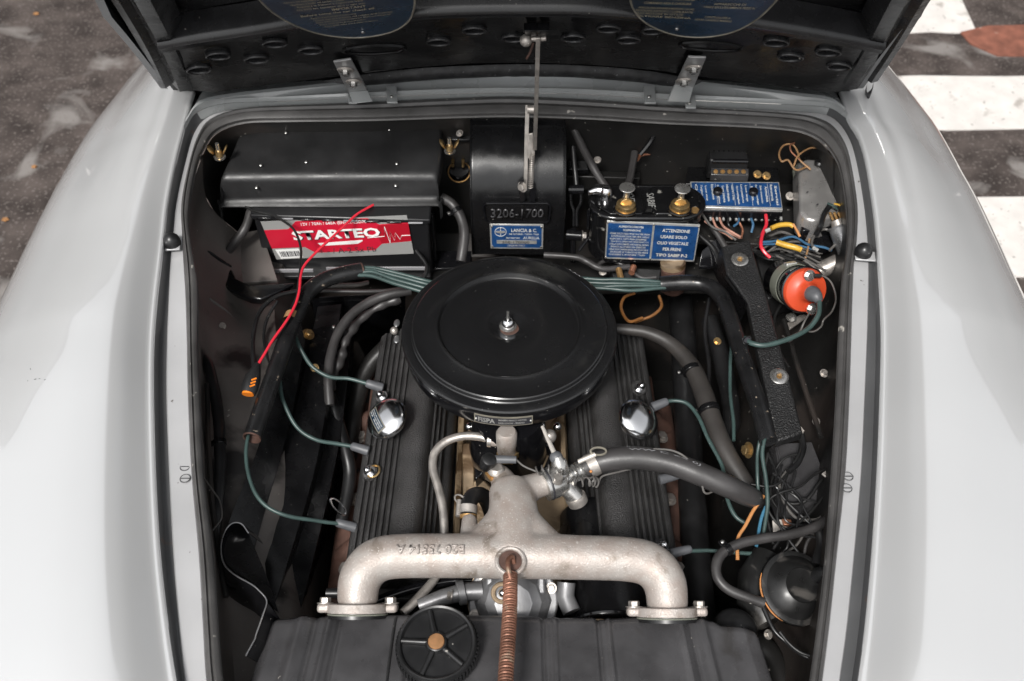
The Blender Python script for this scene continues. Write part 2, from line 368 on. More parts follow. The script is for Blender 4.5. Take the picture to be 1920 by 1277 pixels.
for k, (x0, x1, y0, y1, sk, lab) in enumerate([(.55, 1.75, 2.40, 2.78, -.03, 'short worn white crossing stripe beside the reddish patch of road'),
                                     (.55, 2.6, 1.79, 2.105, 0, 'worn white crossing stripe in the middle, running off past the fender'),
                                     (.55, 2.6, 1.09, 1.43, 0, 'white crossing stripe closest to the car, beside the fender')]):
    o = single('crossing_stripe', stripe(x0, x1, y0, y1, sk), 'zebra', None, None, ang=60); o['kind'] = 'structure'; o['label'] = lab
mb = MB(); pa = [at(1800, 62, .0), at(1850, 50, 0), at(2050, 45, 0), at(2050, 108, 0), at(1870, 106, 0), at(1820, 84, 0)]
o = single('road_patch', MB().prism([p + V((0, 0, .0)) for p in pa], (0, 0, .0045)), 'redpatch', None, None); o['kind'] = 'structure'
M['leaf'] = mat('dry_leaf', (.30, .15, .06), .6, 0, var=.4, vscale=80); M['litter'] = mat('pale_litter', (.6, .6, .6), .6, 0)
for px, py, s, mm, lab in [(68, 26, .014, 'leaf', 'dry orange leaf on the asphalt, farthest from the car'),
                           (64, 313, .011, 'leaf', 'dry orange leaf above the white scrap'), (10, 412, .013, 'leaf', 'orange leaf lying below the white scrap'),
                           (99, 389, .022, 'litter', 'white paper scrap on the asphalt beside the fender')]:
    p = at(px, py, .004); a0 = random.random() * 6; pts = []
    for i in range(10):
        a = a0 + i * .628; r = s * .55 * (1.3 if i % 2 == 0 else .9); pts.append(p + V((math.cos(a) * r * 1.3, math.sin(a) * r, 0)))
    mb = MB().prism(pts, (0, 0, .004), .9); single('leaf' if mm == 'leaf' else 'paper_scrap', mb, mm, lab, 'leaf' if mm == 'leaf' else 'litter', 'litter on the road')

# tall building added out of view behind the car, shaped for reflections in paint
M['render'] = mat('dark_render', (.05, .05, .048), .8, 0, var=.3, vscale=.6)
bd = Thing('building', 'plain grey rendered building, added out of view across the road behind the car', 'building', (0, 13.5, 0))
bd.part('wall', MB().box((0, 15, 8.5), (60, 6, 17)), 'render'); bd.part('roof', MB().prism([V((-30.3, 11.7, 17)), V((-30.3, 18.3, 17)), V((-30.3, 15, 19.2))], (60.6, 0, 0)), 'rust')
for i in range(12):
    for z in (1.2, 4.4, 7.6, 10.8, 14.0):
        w_ = bd.part('window', MB().box((-27.5 + i * 5, 11.97, z + .7), (1.3, .1, 1.5)), 'black_gloss'); bd.part('sill', MB().box((-27.5 + i * 5, 11.92, z - .12), (1.5, .25, .08)), 'zebra', parent=w_)
# ================================================================ car body
ST = [  # A fender edge, B gutter/flange, C flange/seal, D seal inner edge  (x pairs at py)
 ((360,1450),(376,1450),(415,1450),(445,1450)), ((333,1290),(348,1290),(391,1290),(418,1290)), ((316,1180),(336,1180),(384,1180),(408,1180)),
 ((300,1040),(325,1040),(376,1040),(398,1040)), ((291,888),(317,888),(362,888),(380,888)), ((287,740),(312,740),(355,740),(373,740)),
 ((288,640),(313,640),(353,640),(369,640)), ((294,560),(316,560),(350,556),(370,560)), ((302,490),(319,490),(346,494),(367,506)),
 ((308,435),(325,435),(343,445),(359,460)), ((314,380),(331,380),(342,385),(353,400)), ((328,307),(347,310),(356,313),(365,318)),
 ((345,240),(364,252),(372,262),(381,272)), ((368,207),(390,221),(396,230),(404,242)), ((420,190),(448,203),(452,211),(456,224)),
 ((520,186),(540,197),(540,204),(540,221)), ((700,178),(700,187),(700,198),(700,219)), ((850,172),(850,180),(850,190),(850,214)),
 ((960,170),(960,177),(960,186),(960,212)), ((1100,173),(1100,182),(1100,193),(1100,216)), ((1250,182),(1250,192),(1250,204),(1250,225)),
 ((1400,188),(1400,201),(1400,213),(1400,231)), ((1500,193),(1498,208),(1495,220),(1487,238)), ((1556,198),(1545,214),(1534,228),(1520,247)),
 ((1588,218),(1573,232),(1561,243),(1545,262)), ((1609,255),(1594,265),(1582,273),(1567,290)), ((1624,305),(1607,310),(1594,312),(1580,325)),
 ((1637,385),(1620,385),(1606,390),(1590,400)), ((1643,440),(1626,440),(1605,450),(1589,460)), ((1647,500),(1629,500),(1599,500),(1581,512)),
 ((1651,570),(1628,570),(1596,570),(1577,570)), ((1653,640),(1626,640),(1594,640),(1573,640)), ((1650,760),(1621,760),(1590,760),(1568,760)),
 ((1645,888),(1615,888),(1583,888),(1560,888)), ((1635,1040),(1602,1040),(1567,1040),(1549,1040)), ((1622,1180),(1588,1180),(1552,1180),(1533,1180)),
 ((1607,1290),(1573,1290),(1538,1290),(1518,1290)), ((1588,1450),(1556,1450),(1518,1450),(1498,1450))]
def zrim(py):
    k = [(150, 1.01), (200, 1.0), (300, .985), (450, .958), (640, .93), (900, .90), (1290, .865), (1450, .85)]
    for (a, za), (b, zb) in zip(k, k[1:]):
        if py <= b: return za + (zb - za) * max(0, (py - a)) / (b - a)
    return k[-1][1]
def loop(i, dz, sub=4, rng=None):
    s = ST if rng is None else ST[rng[0]:rng[1]]
    return catmull([at(t[i][0], t[i][1], zrim(t[i][1]) + dz) for t in s], sub)
body = Thing('car_body', 'silver grey car body around the open engine bay', 'car', (0, .5, 0))
LA = loop(0, 0); LB = loop(1, -.020); LC = loop(2, -.019); LD = loop(3, -.010)
def lerp_rows(a, b, t, dz=0): return [p.lerp(q, t) + V((0, 0, dz)) for p, q in zip(a, b)]
def inward(a, b, d):     # b pushed further inwards by d metres (horizontally)
    out = []
    for p, q in zip(a, b):
        h = V((q.x - p.x, q.y - p.y, 0)); out.append(q + (h.normalized() * d if h.length > 1e-6 else V()))
    return out
lipdrop = [p + V((0, 0, -.0025)) for p in inward(LB, LA, -.0)]
grows = [[p + V((0, 0, -.0045)) for p in LA], lerp_rows(LA, LB, .22, -.013), lerp_rows(LA, LB, .6, -.008), lerp_rows(LA, LB, .92, -.0015), LB]
for a_, b_, m_ in ((0, 53, 'gutter'), (52, 93, 'paint_shaded'), (92, len(LA), 'gutter')): body.part('gutter', MB().grid([r[a_:b_] for r in grows]), m_)
body.part('flange', MB().grid([LB, lerp_rows(LB, LC, .06, .002), lerp_rows(LB, LC, .5, .0022), lerp_rows(LB, LC, .94, .002), LC]), 'flange')
sl_ = inward(LC, LD, -.002)
body.part('rubber_seal', MB().grid([lerp_rows(LC, LD, 0, -.001), lerp_rows(LC, LD, .02, .007), lerp_rows(LC, LD, .22, .0105), lerp_rows(LC, LD, .40, .0105), lerp_rows(LC, LD, .46, .006), lerp_rows(LC, LD, .62, .006), lerp_rows(LC, LD, .70, .008), lerp_rows(LC, LD, .9, .004), LD,
                       [p + V((0, 0, -.006)) for p in sl_], [p + V((0, 0, -.008)) for p in LD]]), 'seal')
# fenders
def fender(idx, side):
    seg = [at(*ST[i][0], zrim(ST[i][0][1])) for i in idx]
    last = seg[-1]
    seg += [V((last.x + side * .004, last.y + .10, last.z + .003)), V((last.x + side * .006, last.y + .30, last.z)), V((last.x, last.y + .62, last.z - .01))]
    base = catmull(seg, 5)
    first = base[0]
    base = [V((first.x - side * .03, first.y - .16, first.z - .03)), V((first.x - side * .015, first.y - .08, first.z - .012))] + base
    # section: fraction of width, height offset
    sec = [(-.0001, -.006), (0, 0), (.008, .0018), (.022, .003), (.05, .011), (.09, .0225), (.12, .0285), (.15, .0322), (.20, .0345), (.28, .0345), (.40, .027), (.52, .014), (.64, -.005), (.76, -.033), (.86, -.072), (.93, -.122), (.975, -.185), (1.0, -.27), (.99, -.42), (.97, -.55)]
    rows = []
    for p in base:
        xo = side * OUTX(p.y, side)
        zc = ZC(p.y)
        row = []
        for s, h in sec:
            valley = h - (1 - KF(p.y)) * .034 * max(0, min(1, (s - .02) / .16)) + zc * max(0, min(1, (s - .14) / .36))
            row.append(V((p.x + (xo - p.x) * s, p.y, p.z + valley)))
        rows.append(row)
    # smooth columns across with catmull
    rows2 = [catmull(r[1:], 3) for r in rows]
    rows2 = [[r[0]] + q for r, q in zip(rows, rows2)]
    return MB().grid(rows2)
def OUTX(y, side):
    return .825 - .045 * min(1, max(0, y) / .8)
def KF(y): return 1 if y < 0 else max(.25, 1 - y / .5)
def ZC(y):    # crown height of the fender relative to the bonnet edge
    if y < -.2: return .0
    if y < .5: return -.03 * (y + .2) / .7
    return -.03 - .06 * min(1, (y - .5) / .5)
body.part('fender', fender(range(0, 13), -1), 'paint', ang=60)
body.part('fender', fender(range(len(ST) - 1, 23, -1), 1), 'paint', ang=60)
# cowl behind the opening
ci = list(range(12, 25))
Apts = [at(*ST[i][0], zrim(ST[i][0][1])) for i in ci]
Epx = [(345, 230), (372, 196), (425, 182), (530, 170), (700, 154), (850, 148), (960, 146.5), (1100, 148), (1250, 153), (1400, 168), (1500, 180), (1556, 188), (1588, 210)]
Ep = [at(*e, 1.008) for e in Epx]
Ep = [e if i not in (0, 12) else Apts[i] + V((0, .012, .003)) for i, e in enumerate(Ep)]
A_, E_ = catmull(Apts, 5), catmull(Ep, 5)
cow = MB().grid([[p + V((0, 0, -.004)) for p in A_], A_, lerp_rows(A_, E_, .10, .003), lerp_rows(A_, E_, .14, -.004), lerp_rows(A_, E_, .5, -.006), lerp_rows(A_, E_, .9, -.003), E_, [p + V((0, .006, .002)) for p in E_],
                 [p + V((0, .03, -.004)) for p in E_], [p + V((0, .16, -.02)) for p in E_], [p + V((0, .5, -.04)) for p in E_]])
body.part('cowl_panel', cow, 'paint_shaded', ang=30)
# cowl side brackets with rivets
for (x0, x1, y0, y1) in [(724, 744, 163, 195), (1206, 1228, 163, 196), (1283, 1303, 178, 205), (652, 668, 168, 196)]:
    q = [at(x0, y0, 1.010), at(x1, y0, 1.010), at(x1 + 2, y1, 1.006), at(x0 + 2, y1, 1.006)]
    mb = MB().prism(q, (0, -.001, .004)); b_ = body.part('bracket', mb, 'paint_shaded', bevel=.0012)
    body.inst('rivet', SCREW, at((x0 + x1) / 2, (y0 + y1) / 2 + 2, 1.013), rot_to((0, -.35, 1)), parent=b_)
M['rivetcap'] = M['zinc']
# screws on the flanges, slotted
SLOT = MB().lathe((0, 0, 0), (0, 0, 1), [(0, .0002), (.0048, 0), (.0052, .0006), (.0046, .0010)], 20)
for px, py in [(347, 875), (347, 897), (1590, 893), (1588, 915)]:
    mb = MB().torus(at(px, py, zrim(888) - .0165), (0, 0, 1), .0062, .0007, 24, 5)
    s_ = body.part('slotted_screw', mb, 'gutter')
    sc = MB().lathe(at(px, py, zrim(888) - .0172), (0, 0, 1), [(0, .0009), (.0058, .0007), (.006, 0)], 20); body.part('screw_head', sc, 'flange', parent=s_)
    body.part('slot', MB().box(at(px, py, zrim(888) - .0160), (.0105, .0014, .0006)), 'gutter', parent=s_)
# paint chip marks on the fender
# rubber bonnet buffers
def buffer(px, py, side, lab):
    z = zrim(py) - .01; p = at(px, py, z); t = Thing('rubber_buffer', lab, 'buffer', p, 'bonnet buffers on the bay flanges')
    q = [at(px - 12, py + 8, z - .004), at(px + 34 * -side, py + 2, z - .006)]
    mb = MB().box(p + V((-side * .004, -.004, -.001)), (.036, .020, .003), Matrix.Rotation(side * .12, 3, 'Z')); t.part('bracket', mb, 'flange', bevel=.001)
    mb = MB().lathe(p + V((side * .002, 0, 0)), (0, -.1, 1), [(0, 0), (.0125, 0), (.0125, .006), (.0115, .011), (.0085, .0155), (.004, .0185), (0, .019)], 28); t.part('buffer', mb, 'rubber_dark')
buffer(321, 457, 1, 'black rubber buffer on the flange beside the battery')
buffer(1620, 476, -1, 'black rubber buffer on the flange beside the orange-capped coil')

# bay tub: inner wings, bulkhead, floor
n0 = 12 * 4; n1 = 25 * 4
TUBS = []
def tub(rng, side, mname):
    D = [LD[i] for i in rng]
    r0 = [p + V((side * .004, 0, -.012)) for p in D]; r1 = [V((p.x * 1.03, p.y, p.z - .085)) for p in D]
    kk = ((1.01, .13, .90, .775, .77, .715, .70) if side < 0 else (1.01, .15, .94, .72, .80, .65, .72))
    r2 = [V((p.x * kk[0], p.y, p.z - kk[1])) for p in D]; r3 = [V((p.x * kk[2], p.y, kk[3] - (.05 if p.y < -.1 else 0) * min(1, max(0, -p.y - .1) / .15))) for p in D]; r4 = [V((p.x * kk[4], p.y, kk[5] - .05 * min(1, max(0, -p.y - .05) / .15))) for p in D]; r5 = [V((p.x * kk[6], p.y, .36)) for p in D]
    rows = [r0, r1, r2, r3, r4, r5]; TUBS.append([r[:] for r in rows]); rows = [list(c) for c in zip(*[catmull(list(c), 3) for c in zip(*rows)])]
    mb = MB().grid(rows)
    for v in mb.v: v += V((0, 0, 1)) * .006 * noise.noise(v * 9) + V((1, 0, 0)) * .006 * noise.noise(v * 7 + V((5, 0, 0)))
    return mb
body.part('inner_wing', tub(range(0, n0), -1, ''), 'dusty')
body.part('inner_wing', tub(range(n1, len(LD)), 1, ''), 'bay')
D = [LD[i] for i in range(n0 - 1, n1 + 1)]
bhr = ([[p + V((0, .006, -.012)) for p in D], [V((p.x, max(p.y, .40) + .03, p.z - .06)) for p in D], [V((p.x, .462, .86)) for p in D], [V((p.x, .462, .70)) for p in D], [V((p.x, .40, .66)) for p in D], [V((p.x, .38, .36)) for p in D]])
bh = MB().grid([[TUBS[0][k][-1]] + r + [TUBS[1][k][0]] for k, r in enumerate(bhr)])
body.part('bulkhead', bh, 'bay')
body.part('undertray', MB().grid([[V((x, y, .38 + .01 * math.sin(9 * x + 5 * y))) for x in (-.55, -.3, -.1, .1, .3, .55)] for y in (-.9, -.5, -.1, .2, .55)]), 'bay')
body.part('front_panel', MB().grid([[V((x, -.62, z)) for x in (-.4, 0, .4)] for z in (.84, .6, .36)]), 'bay')

# ================================================================ hood
TH = R(51)
HP = V((0, .44, 1.034)); HD = V((0, -math.cos(TH), math.sin(TH))); HN = V((0, math.sin(TH), math.cos(TH)))
def crown(x): return .036 * (1 - min(1.4, abs(x) / .548) ** 2)
def hS(x, s, off=0.):      # off: distance from the skin towards the underside
    return V((x, 0, 0)) + HP + HD * s + HN * (crown(x) - .11 * s * s - off)
def hpx(px, py, off=0.):
    x, s = 0, .1
    for _ in range(12):
        p = onP(px, py, HP + HN * (crown(x) - .11 * s * s - off), HN); x = p.x; s = (p - HP).dot(HD)
    return x, s
def hp(px, py, off=0.): x, s = hpx(px, py, off); return hS(x, s, off)
hood = Thing('hood', 'raised front hood, black inside with lightening holes', 'hood', (0, .45, 1.0))
LIP = [(337, 183), (345, 189), (365, 194), (400, 195), (440, 190), (520, 179), (620, 161), (700, 149), (800, 139), (900, 134), (985, 132), (1080, 134), (1200, 143), (1290, 158), (1400, 175), (1500, 189), (1560, 196), (1600, 193), (1622, 180), (1628, 165)]
lipxs = [hpx(a, b, .0) for a, b in LIP]
def hw(s):
    k = [(-.1, .556), (0, .552), (.06, .5455), (.35, .512), (.6, .45), (.8, .385), (.9, .32), (.95, .25), (.975, .16), (.985, .0)]
    for (a, wa), (b, wb) in zip(k, k[1:]):
        if s <= b: return wa + (wb - wa) * (s - a) / (b - a)
    return 0
def s0(x):
    xs = sorted(lipxs)
    if x <= xs[0][0]: return xs[0][1]
    for (a, sa), (b, sb) in zip(xs, xs[1:]):
        if x <= b: return sa + (sb - sa) * (x - a) / max(1e-6, b - a)
    return xs[-1][1]
rows = []
for i in range(0, 41):
    u = i / 40; row = []
    for j in range(-20, 21):
        a = j / 20; s = .015 + .965 * u; x = a * hw(s); b0 = s0(x); s = b0 + (.975 - b0) * u; x = a * hw(s); row.append(hS(x, s, -.004))
    rows.append(row)
sk = MB().grid(rows); sk2 = MB().grid([[p - HN * .0025 for p in r] for r in rows])
hood.part('outer_skin', sk, 'paint', ang=60); hood.part('skin_lining', sk2, 'hood_black', ang=60)
for sd in (-1, 1):   # turned-in side flanges
    r0, r1, r2, r3 = [], [], [], []
    for i in range(0, 60):
        s = .045 + .90 * i / 59; x = hw(s) * sd
        r0.append(hS(x, s, -.004)); r1.append(hS(x * 1.001, s, .004)); r2.append(hS(x * .998, s, .022)); r3.append(hS(x - sd * .012, s, .024))
    hood.part('side_flange', MB().grid([r0, r1, r2, r3]), 'gutter', ang=50)
# rear lip
lp = catmull([hp(a, b, .004) for a, b in LIP], 5)
mb = MB(); rws = []
for i, p in enumerate(lp):
    x = p.x; r = []
    for da, db in ((-.006, -.004), (-.007, .006), (-.001, .014), (.012, .016), (.022, .010), (.024, .002)):
        wv = noise.noise(V((x * 60, da * 90, 0))) * .0012
        r.append(p + HD * (da + wv) - HN * (db - .004 + wv))
    rws.append(r)
hood.part('rear_lip', mb.grid(rws), 'lip', ang=70)
# inner frame panel with lightening holes
HOLES = [(373, 127, 21), (409, 101, 21), (481, 108, 21), (515, 78, 21), (582, 91, 21), (822, 75, 21), (889, 53, 21), (962, 68, 20), (1075, 68, 21), (1141, 50, 21), (1178, 71, 21), (1222, 54, 18), (1455, 76, 22), (1482, 104, 22), (1553, 94, 22), (1573, 121, 21)]
OFFI = .030
outer = [hpx(345, 168, OFFI)] + [hpx(a, b, OFFI) for a, b in [(400, 172), (520, 158), (640, 141), (760, 128), (880, 120), (985, 117), (1100, 120), (1220, 130), (1330, 146), (1450, 162), (1560, 174), (1608, 168), (1640, 120), (1652, 92), (1560, 72), (1420, 50), (1300, 36), (1180, 30), (1080, 27), (985, 26), (880, 27), (780, 32), (660, 42), (540, 60), (440, 74), (310, 92), (318, 120)]]
def inpoly(p, poly):
    c = False
    for i in range(len(poly)):
        a, b = poly[i], poly[i - 1]
        if (a[1] > p[1]) != (b[1] > p[1]) and p[0] < (b[0] - a[0]) * (p[1] - a[1]) / (b[1] - a[1]) + a[0]: c = not c
    return c
vv = [V(p) for p in outer]; ee = [(i, (i + 1) % len(outer)) for i in range(len(outer))]; hol = []
for a, b, r in HOLES:
    cx, cs = hpx(a, b, OFFI); rr = m_px(hS(cx, cs, OFFI), r); o_ = len(vv); ring = []
    for k in range(20): q = (cx + rr * math.cos(k * .31416), cs + rr * .82 * math.sin(k * .31416)); vv.append(V(q)); ring.append(q)
    ee += [(o_ + k, o_ + (k + 1) % 20) for k in range(20)]; hol.append((cx, cs, rr))
for x in [i * .03 for i in range(-19, 20)]:
    for s in [i * .03 for i in range(0, 10)]:
        if inpoly((x, s), outer) and all(((x - a) ** 2 + ((s - b) / .82) ** 2) > (r * 1.15) ** 2 for a, b, r in hol): vv.append(V((x, s)))
res = delaunay_2d_cdt(vv, ee, [], 0, 1e-5)
vs2, fs2 = res[0], res[2]; keep = []
for f in fs2:
    c = sum((vs2[i] for i in f), V((0, 0))) / len(f)
    if inpoly(c, outer) and all(((c.x - a) ** 2 + ((c.y - b) / .82) ** 2) > (r * .97) ** 2 for a, b, r in hol): keep.append(f)
def fr_off(x, s): return OFFI + .0025 * noise.noise(V((x * 12, s * 12, 3)))
mb = MB().add([hS(p.x, p.y, fr_off(p.x, p.y)) for p in vs2], keep); hood.part('inner_frame', mb, 'hood_black', ang=50)
for cx, cs, rr in hol:
    mb = MB(); rws = []
    for sc_, of in ((1.16, 0), (1.05, -.003), (1.0, .0), (.98, .009)):
        rws.append([hS(cx + rr * sc_ * math.cos(k * .2618), cs + rr * .82 * sc_ * math.sin(k * .2618), OFFI - of + .000 + (-.0015 if of == -.003 else 0) + (.002 if of == 0 and sc_ > 1.1 else 0)) for k in range(24)])
    # rolled rim standing proud of the panel
    rws = [[hS(cx + rr * sc_ * math.cos(k * .2618), cs + rr * .82 * sc_ * math.sin(k * .2618), OFFI + of) for k in range(24)] for sc_, of in [(1.02 + .13 * math.cos(t_ * .5236), .0015 + .0042 * math.sin(t_ * .5236)) for t_ in range(-1, 8)] + [(.90, -.010)]]
    mb.grid(rws, close=True); hood.part('hole_rim', mb, 'rim', ang=80)
# stiffening ribs (rounded channels)
def rib(name, pts, wpx, h, offb=.030):
    c = catmull([V((*hpx(a, b, offb), 0)) for a, b in pts], 5); rws = []
    for i, p in enumerate(c):
        w_ = m_px(hS(p.x, p.y, offb), wpx) * .60
        rws.append([hS(p.x, p.y + w_ * t, offb + h * k - .004 * (t > 1.1)) for t, k in ((-1.25, -.3), (-1, .1), (-.85, .75), (-.55, 1), (0, .8), (.55, 1), (.9, .7), (1.1, 0), (1.25, -2.2))])
    hood.part(name, MB().grid(rws), 'rim', ang=60)
rib('stiffening_rib', [(300, 80), (370, 68), (450, 56), (520, 44), (580, 32)], 28, .012)
rib('stiffening_rib', [(768, 18), (850, 14), (985, 12), (1100, 13), (1200, 20)], 26, .012)
rib('stiffening_rib', [(1385, 34), (1450, 44), (1550, 61), (1655, 82)], 28, .012)
# side channel of the inner frame
for sd, pts in ((-1, [(318, 160), (296, 110), (270, 60), (235, 0), (200, -60)]), (1, [(1626, 150), (1655, 105), (1683, 60), (1718, 0), (1755, -60)])):
    c = catmull([V((*hpx(a, b, .022), 0)) for a, b in pts], 4)
    hood.part('side_channel', MB().grid([[hS(p.x + sd * t, p.y, o_) for p in c] for t, o_ in ((.016, .022), (.006, .026), (-.004, .020), (-.016, .034), (-.034, .034), (-.05, .008))]), 'hood_black', ang=50)
# shallow oval presses below the plates
for a, b in ((702, 92), (1332, 86)):
    cx, cs = hpx(a, b, OFFI); rr = m_px(hS(cx, cs, 0), 60)
    rws = [[hS(cx + rr * sc_ * math.cos(k * .131), cs + rr * .42 * sc_ * math.sin(k * .131), OFFI + of) for k in range(48)] for sc_, of in ((1.05, -.001), (1.0, .003), (.95, .0025), (.90, -.001))]
    hood.part('pressed_oval', MB().grid(rws, close=True), 'hood_black', ang=80)
# instruction plates
def iplate(out, label, lines, qd, tilt=0, border=2.4):
    OF = .047
    c0 = hp(*qd[0], OF); n = (hp(*qd[1], OF) - c0).cross(hp(*qd[2], OF) - hp(*qd[1], OF)).normalized()
    if n.dot(HN) > 0: n = -n
    pts = catmull([onP(a, b, c0, n) for a, b in out], 5)
    mb = MB().prism(pts, n * .001); pl = hood.part('instruction_plate', mb, 'bluedark', label=label, smooth=False)
    mb = MB().tube([p + n * .001 for p in pts] + [pts[0] + n * .001], m_px(pts[0], border), 8); hood.part('border', mb, 'cream', parent=pl)
    q = [onP(a, b, c0 + n * .0014, n) for a, b in qd]
    for s_, bx in lines: lettering(hood, s_, q, bx, 'printdim', pl, off=.0003, bold=.012)
    return pl
iplate([(430, -110), (468, -30), (500, 12), (545, 42), (600, 62), (665, 69), (725, 61), (762, 42), (776, 14), (779, -40), (780, -110)], None,
       [('-Serrare viti supporto e leveraggio sospensione', (.06, -.05, .60, .02)), ('-Verificare il livello nel cambio e ponte', (.10, .05, .55, .12)), ('- Regolare la frizione e registrare freni', (.12, .14, .70, .21)),
        ('Alle 8000 km. (cambiare olio) in ogni caso', (.12, .24, .72, .31)), ('IMPORTANT', (.42, .34, .72, .42)), ('Before using the car check all:', (.12, .46, .80, .55)),
        ('- Remove oil level and add oil level in sump', (.18, .59, .62, .66)), ('- Check that tyre pressure and radiator level is correct', (.20, .68, .96, .75)), ('  Every 3000 miles clean carburettor filters and change oil', (.22, .77, .94, .83)),
        ('  Every 5000 miles grease all points', (.24, .86, .70, .92)), ('  Every 8000 miles check water in battery', (.28, .95, .82, 1.01))],
       [(518, 8), (748, -16), (742, 34), (560, 57)])
iplate([(1178, -110), (1180, -30), (1186, 12), (1212, 42), (1262, 63), (1320, 68), (1375, 58), (1420, 34), (1455, 0), (1495, -50), (1540, -110)], None,
       [('SPINGERE PER AVVIARE IL MOTORE', (-.04, -.30, .45, -.22)), ('DISPOSITIVO PER AGGIUNGERE', (.02, -.16, .48, -.08)), ('COMANDO ARIA E CHIUSURA', (.04, .00, .46, .10)),
        ('PERICOLOSO AVVIARE A MOTORE / SALIRE', (.0, .22, .50, .30)), ('REGOLARE ANTICIPO / CARBURANTE', (-.02, .34, .50, .42)), ('OLIO MOTORE IN ESTATE', (-.03, .46, .42, .54)), ('- FILTRARE BENZINA', (-.04, .58, .50, .66)),
        ('APPARECCHI DI', (.66, -.02, .94, .06)), ('USARE ESCLUSIVAMENTE PEZZI N.', (.58, .10, 1.04, .18)), ('CONTROLLARE A', (.62, .50, .86, .58)), ('USARE CANDELE MARELLI', (.54, .62, .88, .70))],
       [(1200, 2), (1412, 8), (1388, 56), (1192, 44)])
hood.inst('screw', SCREW, hp(1269, 54, .0485), rot_to(-HN)); hood.inst('screw', SCREW, hp(680, 60, .0485), rot_to(-HN))
# hinges
def hinge(q, q2, bolts):
    P0 = [hp(a, b, .036) for a, b in q]; n = HN * -.004
    h_ = hood.part('hinge', MB().prism(P0, n), 'hinge', bevel=.0012)
    P1 = [hp(*q[3], .038), hp(*q[2], .038)] + [at(a, b, 1.015) for a, b in q2]
    hood.part('hinge_arm', MB().prism(P1, (0, -.004, .002)), 'paint_shaded', parent=h_, bevel=.0015)
    for (a, b) in bolts:
        c = hp(a, b, .040)
        hood.inst('washer', WASH, c, rot_to(-HN), h_); hood.inst('bolt', NUT, c - HN * .003, rot_to(-HN), h_)
WASH = MB().lathe((0, 0, 0), (0, 0, 1), [(.004, .0), (.0115, 0), (.013, .0012), (.0115, .003), (.004, .0035)], 28).mesh('washer', m=M['dullzinc'])
hinge([(625, 112), (658, 107), (690, 168), (654, 172)], [(700, 190), (662, 194)], [(648, 130), (663, 152)])
hinge([(1290, 103), (1324, 104), (1300, 162), (1264, 158)], [(1292, 192), (1250, 190)], [(1300, 126), (1282, 150)])
# bracket for the stay
for a, b in ((990, 1006), (1014, 1030)):
    hood.part('stay_bracket', MB().prism([hp(a - 8, 42, .036), hp(b - 0, 42, .036), hp(b, 62, .036), hp(a, 66, .036)], HN * -.012), 'hood_black', bevel=.001)
hood.part('stay_pin', MB().cyl(hp(985, 74, .05), hp(1024, 72, .05), .0035, n=14), 'dullzinc'); hood.part('stay_pin_head', MB().sphere(hp(986, 76, .052), .0085, 16, 10), 'dullzinc')

# ================================================================ hood stay
q0, q1 = hp(1009, 68, .050), onY(1003, 278, .345)
st = Thing('hood_stay', 'thin folding steel stay propping up the hood', 'stay', onY(990, 372, .335))
def bar(a, b, w_, th, ends=.0): 
    a, b = V(a), V(b); z = (b - a).normalized(); s_ = (CAM - a).cross(z).normalized(); n = z.cross(s_)
    return MB().prism([a - s_ * w_, a + s_ * w_, b + s_ * w_, b - s_ * w_], n * th)
j1 = onY(994, 202, .375)
mid = q0.lerp(q1, .5) + V((0, -.003, 0))
st.part('upper_link', bar(q0, q1, m_px(q0, 4.3), .004), 'dullzinc', bevel=.0008)
st.part('lower_link', bar(onY(989, 196, .375), onY(985, 356, .335), m_px(q0, 4.6), .004), 'dullzinc', bevel=.0008)
st.part('joint_pin', MB().cyl(onY(989, 205, .37), onY(1003, 205, .37), .0065, n=18), 'dullzinc')
st.part('catch', MB().prism([onY(991, 250, .352), onY(999, 248, .352), onY(1003, 285, .345), onY(994, 300, .34), onY(988, 290, .34)], (0, -.003, 0)), 'dullzinc', bevel=.0006)
st.part('spring', MB().coil([onY(998, 288, .338), onY(996, 320, .332), onY(995, 352, .326)], .0036, .0009, 16), 'dullzinc')
st.part('foot_bracket', MB().prism([onY(972, 345, .33), onY(982, 330, .33), onY(985, 372, .326), onY(976, 380, .326)], (0, -.004, 0)).prism([onY(998, 340, .33), onY(1006, 352, .33), onY(1003, 378, .326), onY(992, 374, .326)], (0, -.004, 0)), 'black_gloss', bevel=.001)
st.inst('pivot_bolt', NUTD, onY(980, 350, .325), rot_to((-.6, -.8, .2)))
st.part('wing_tab', MB().tube(path([(1000, 80, 1.17), (994, 98, 1.16), (987, 110, 1.15)]), .0018, 8), 'rust')
# small paint chips on the left fender
from mathutils.bvhtree import BVHTree
_f = fender(range(0, 13), -1); _bv = BVHTree.FromPolygons(_f.v, _f.f)
for a, b, s_ in ((57, 692, .8), (52, 714, .7), (66, 711, 1.2), (74, 710, .8), (84, 712, .9)):
    hit = _bv.ray_cast(CAM, ray(a, b).normalized())
    if hit[0]:
        n_ = hit[1] if hit[1].z > 0 else -hit[1]
        body.part('paint_chip', MB().lathe(hit[0] + n_ * .0003, n_, [(0, 0), (.0009 * s_, 0), (.0011 * s_, -.0003)], 7, sx=1.6, sy=.6), 'gutter')
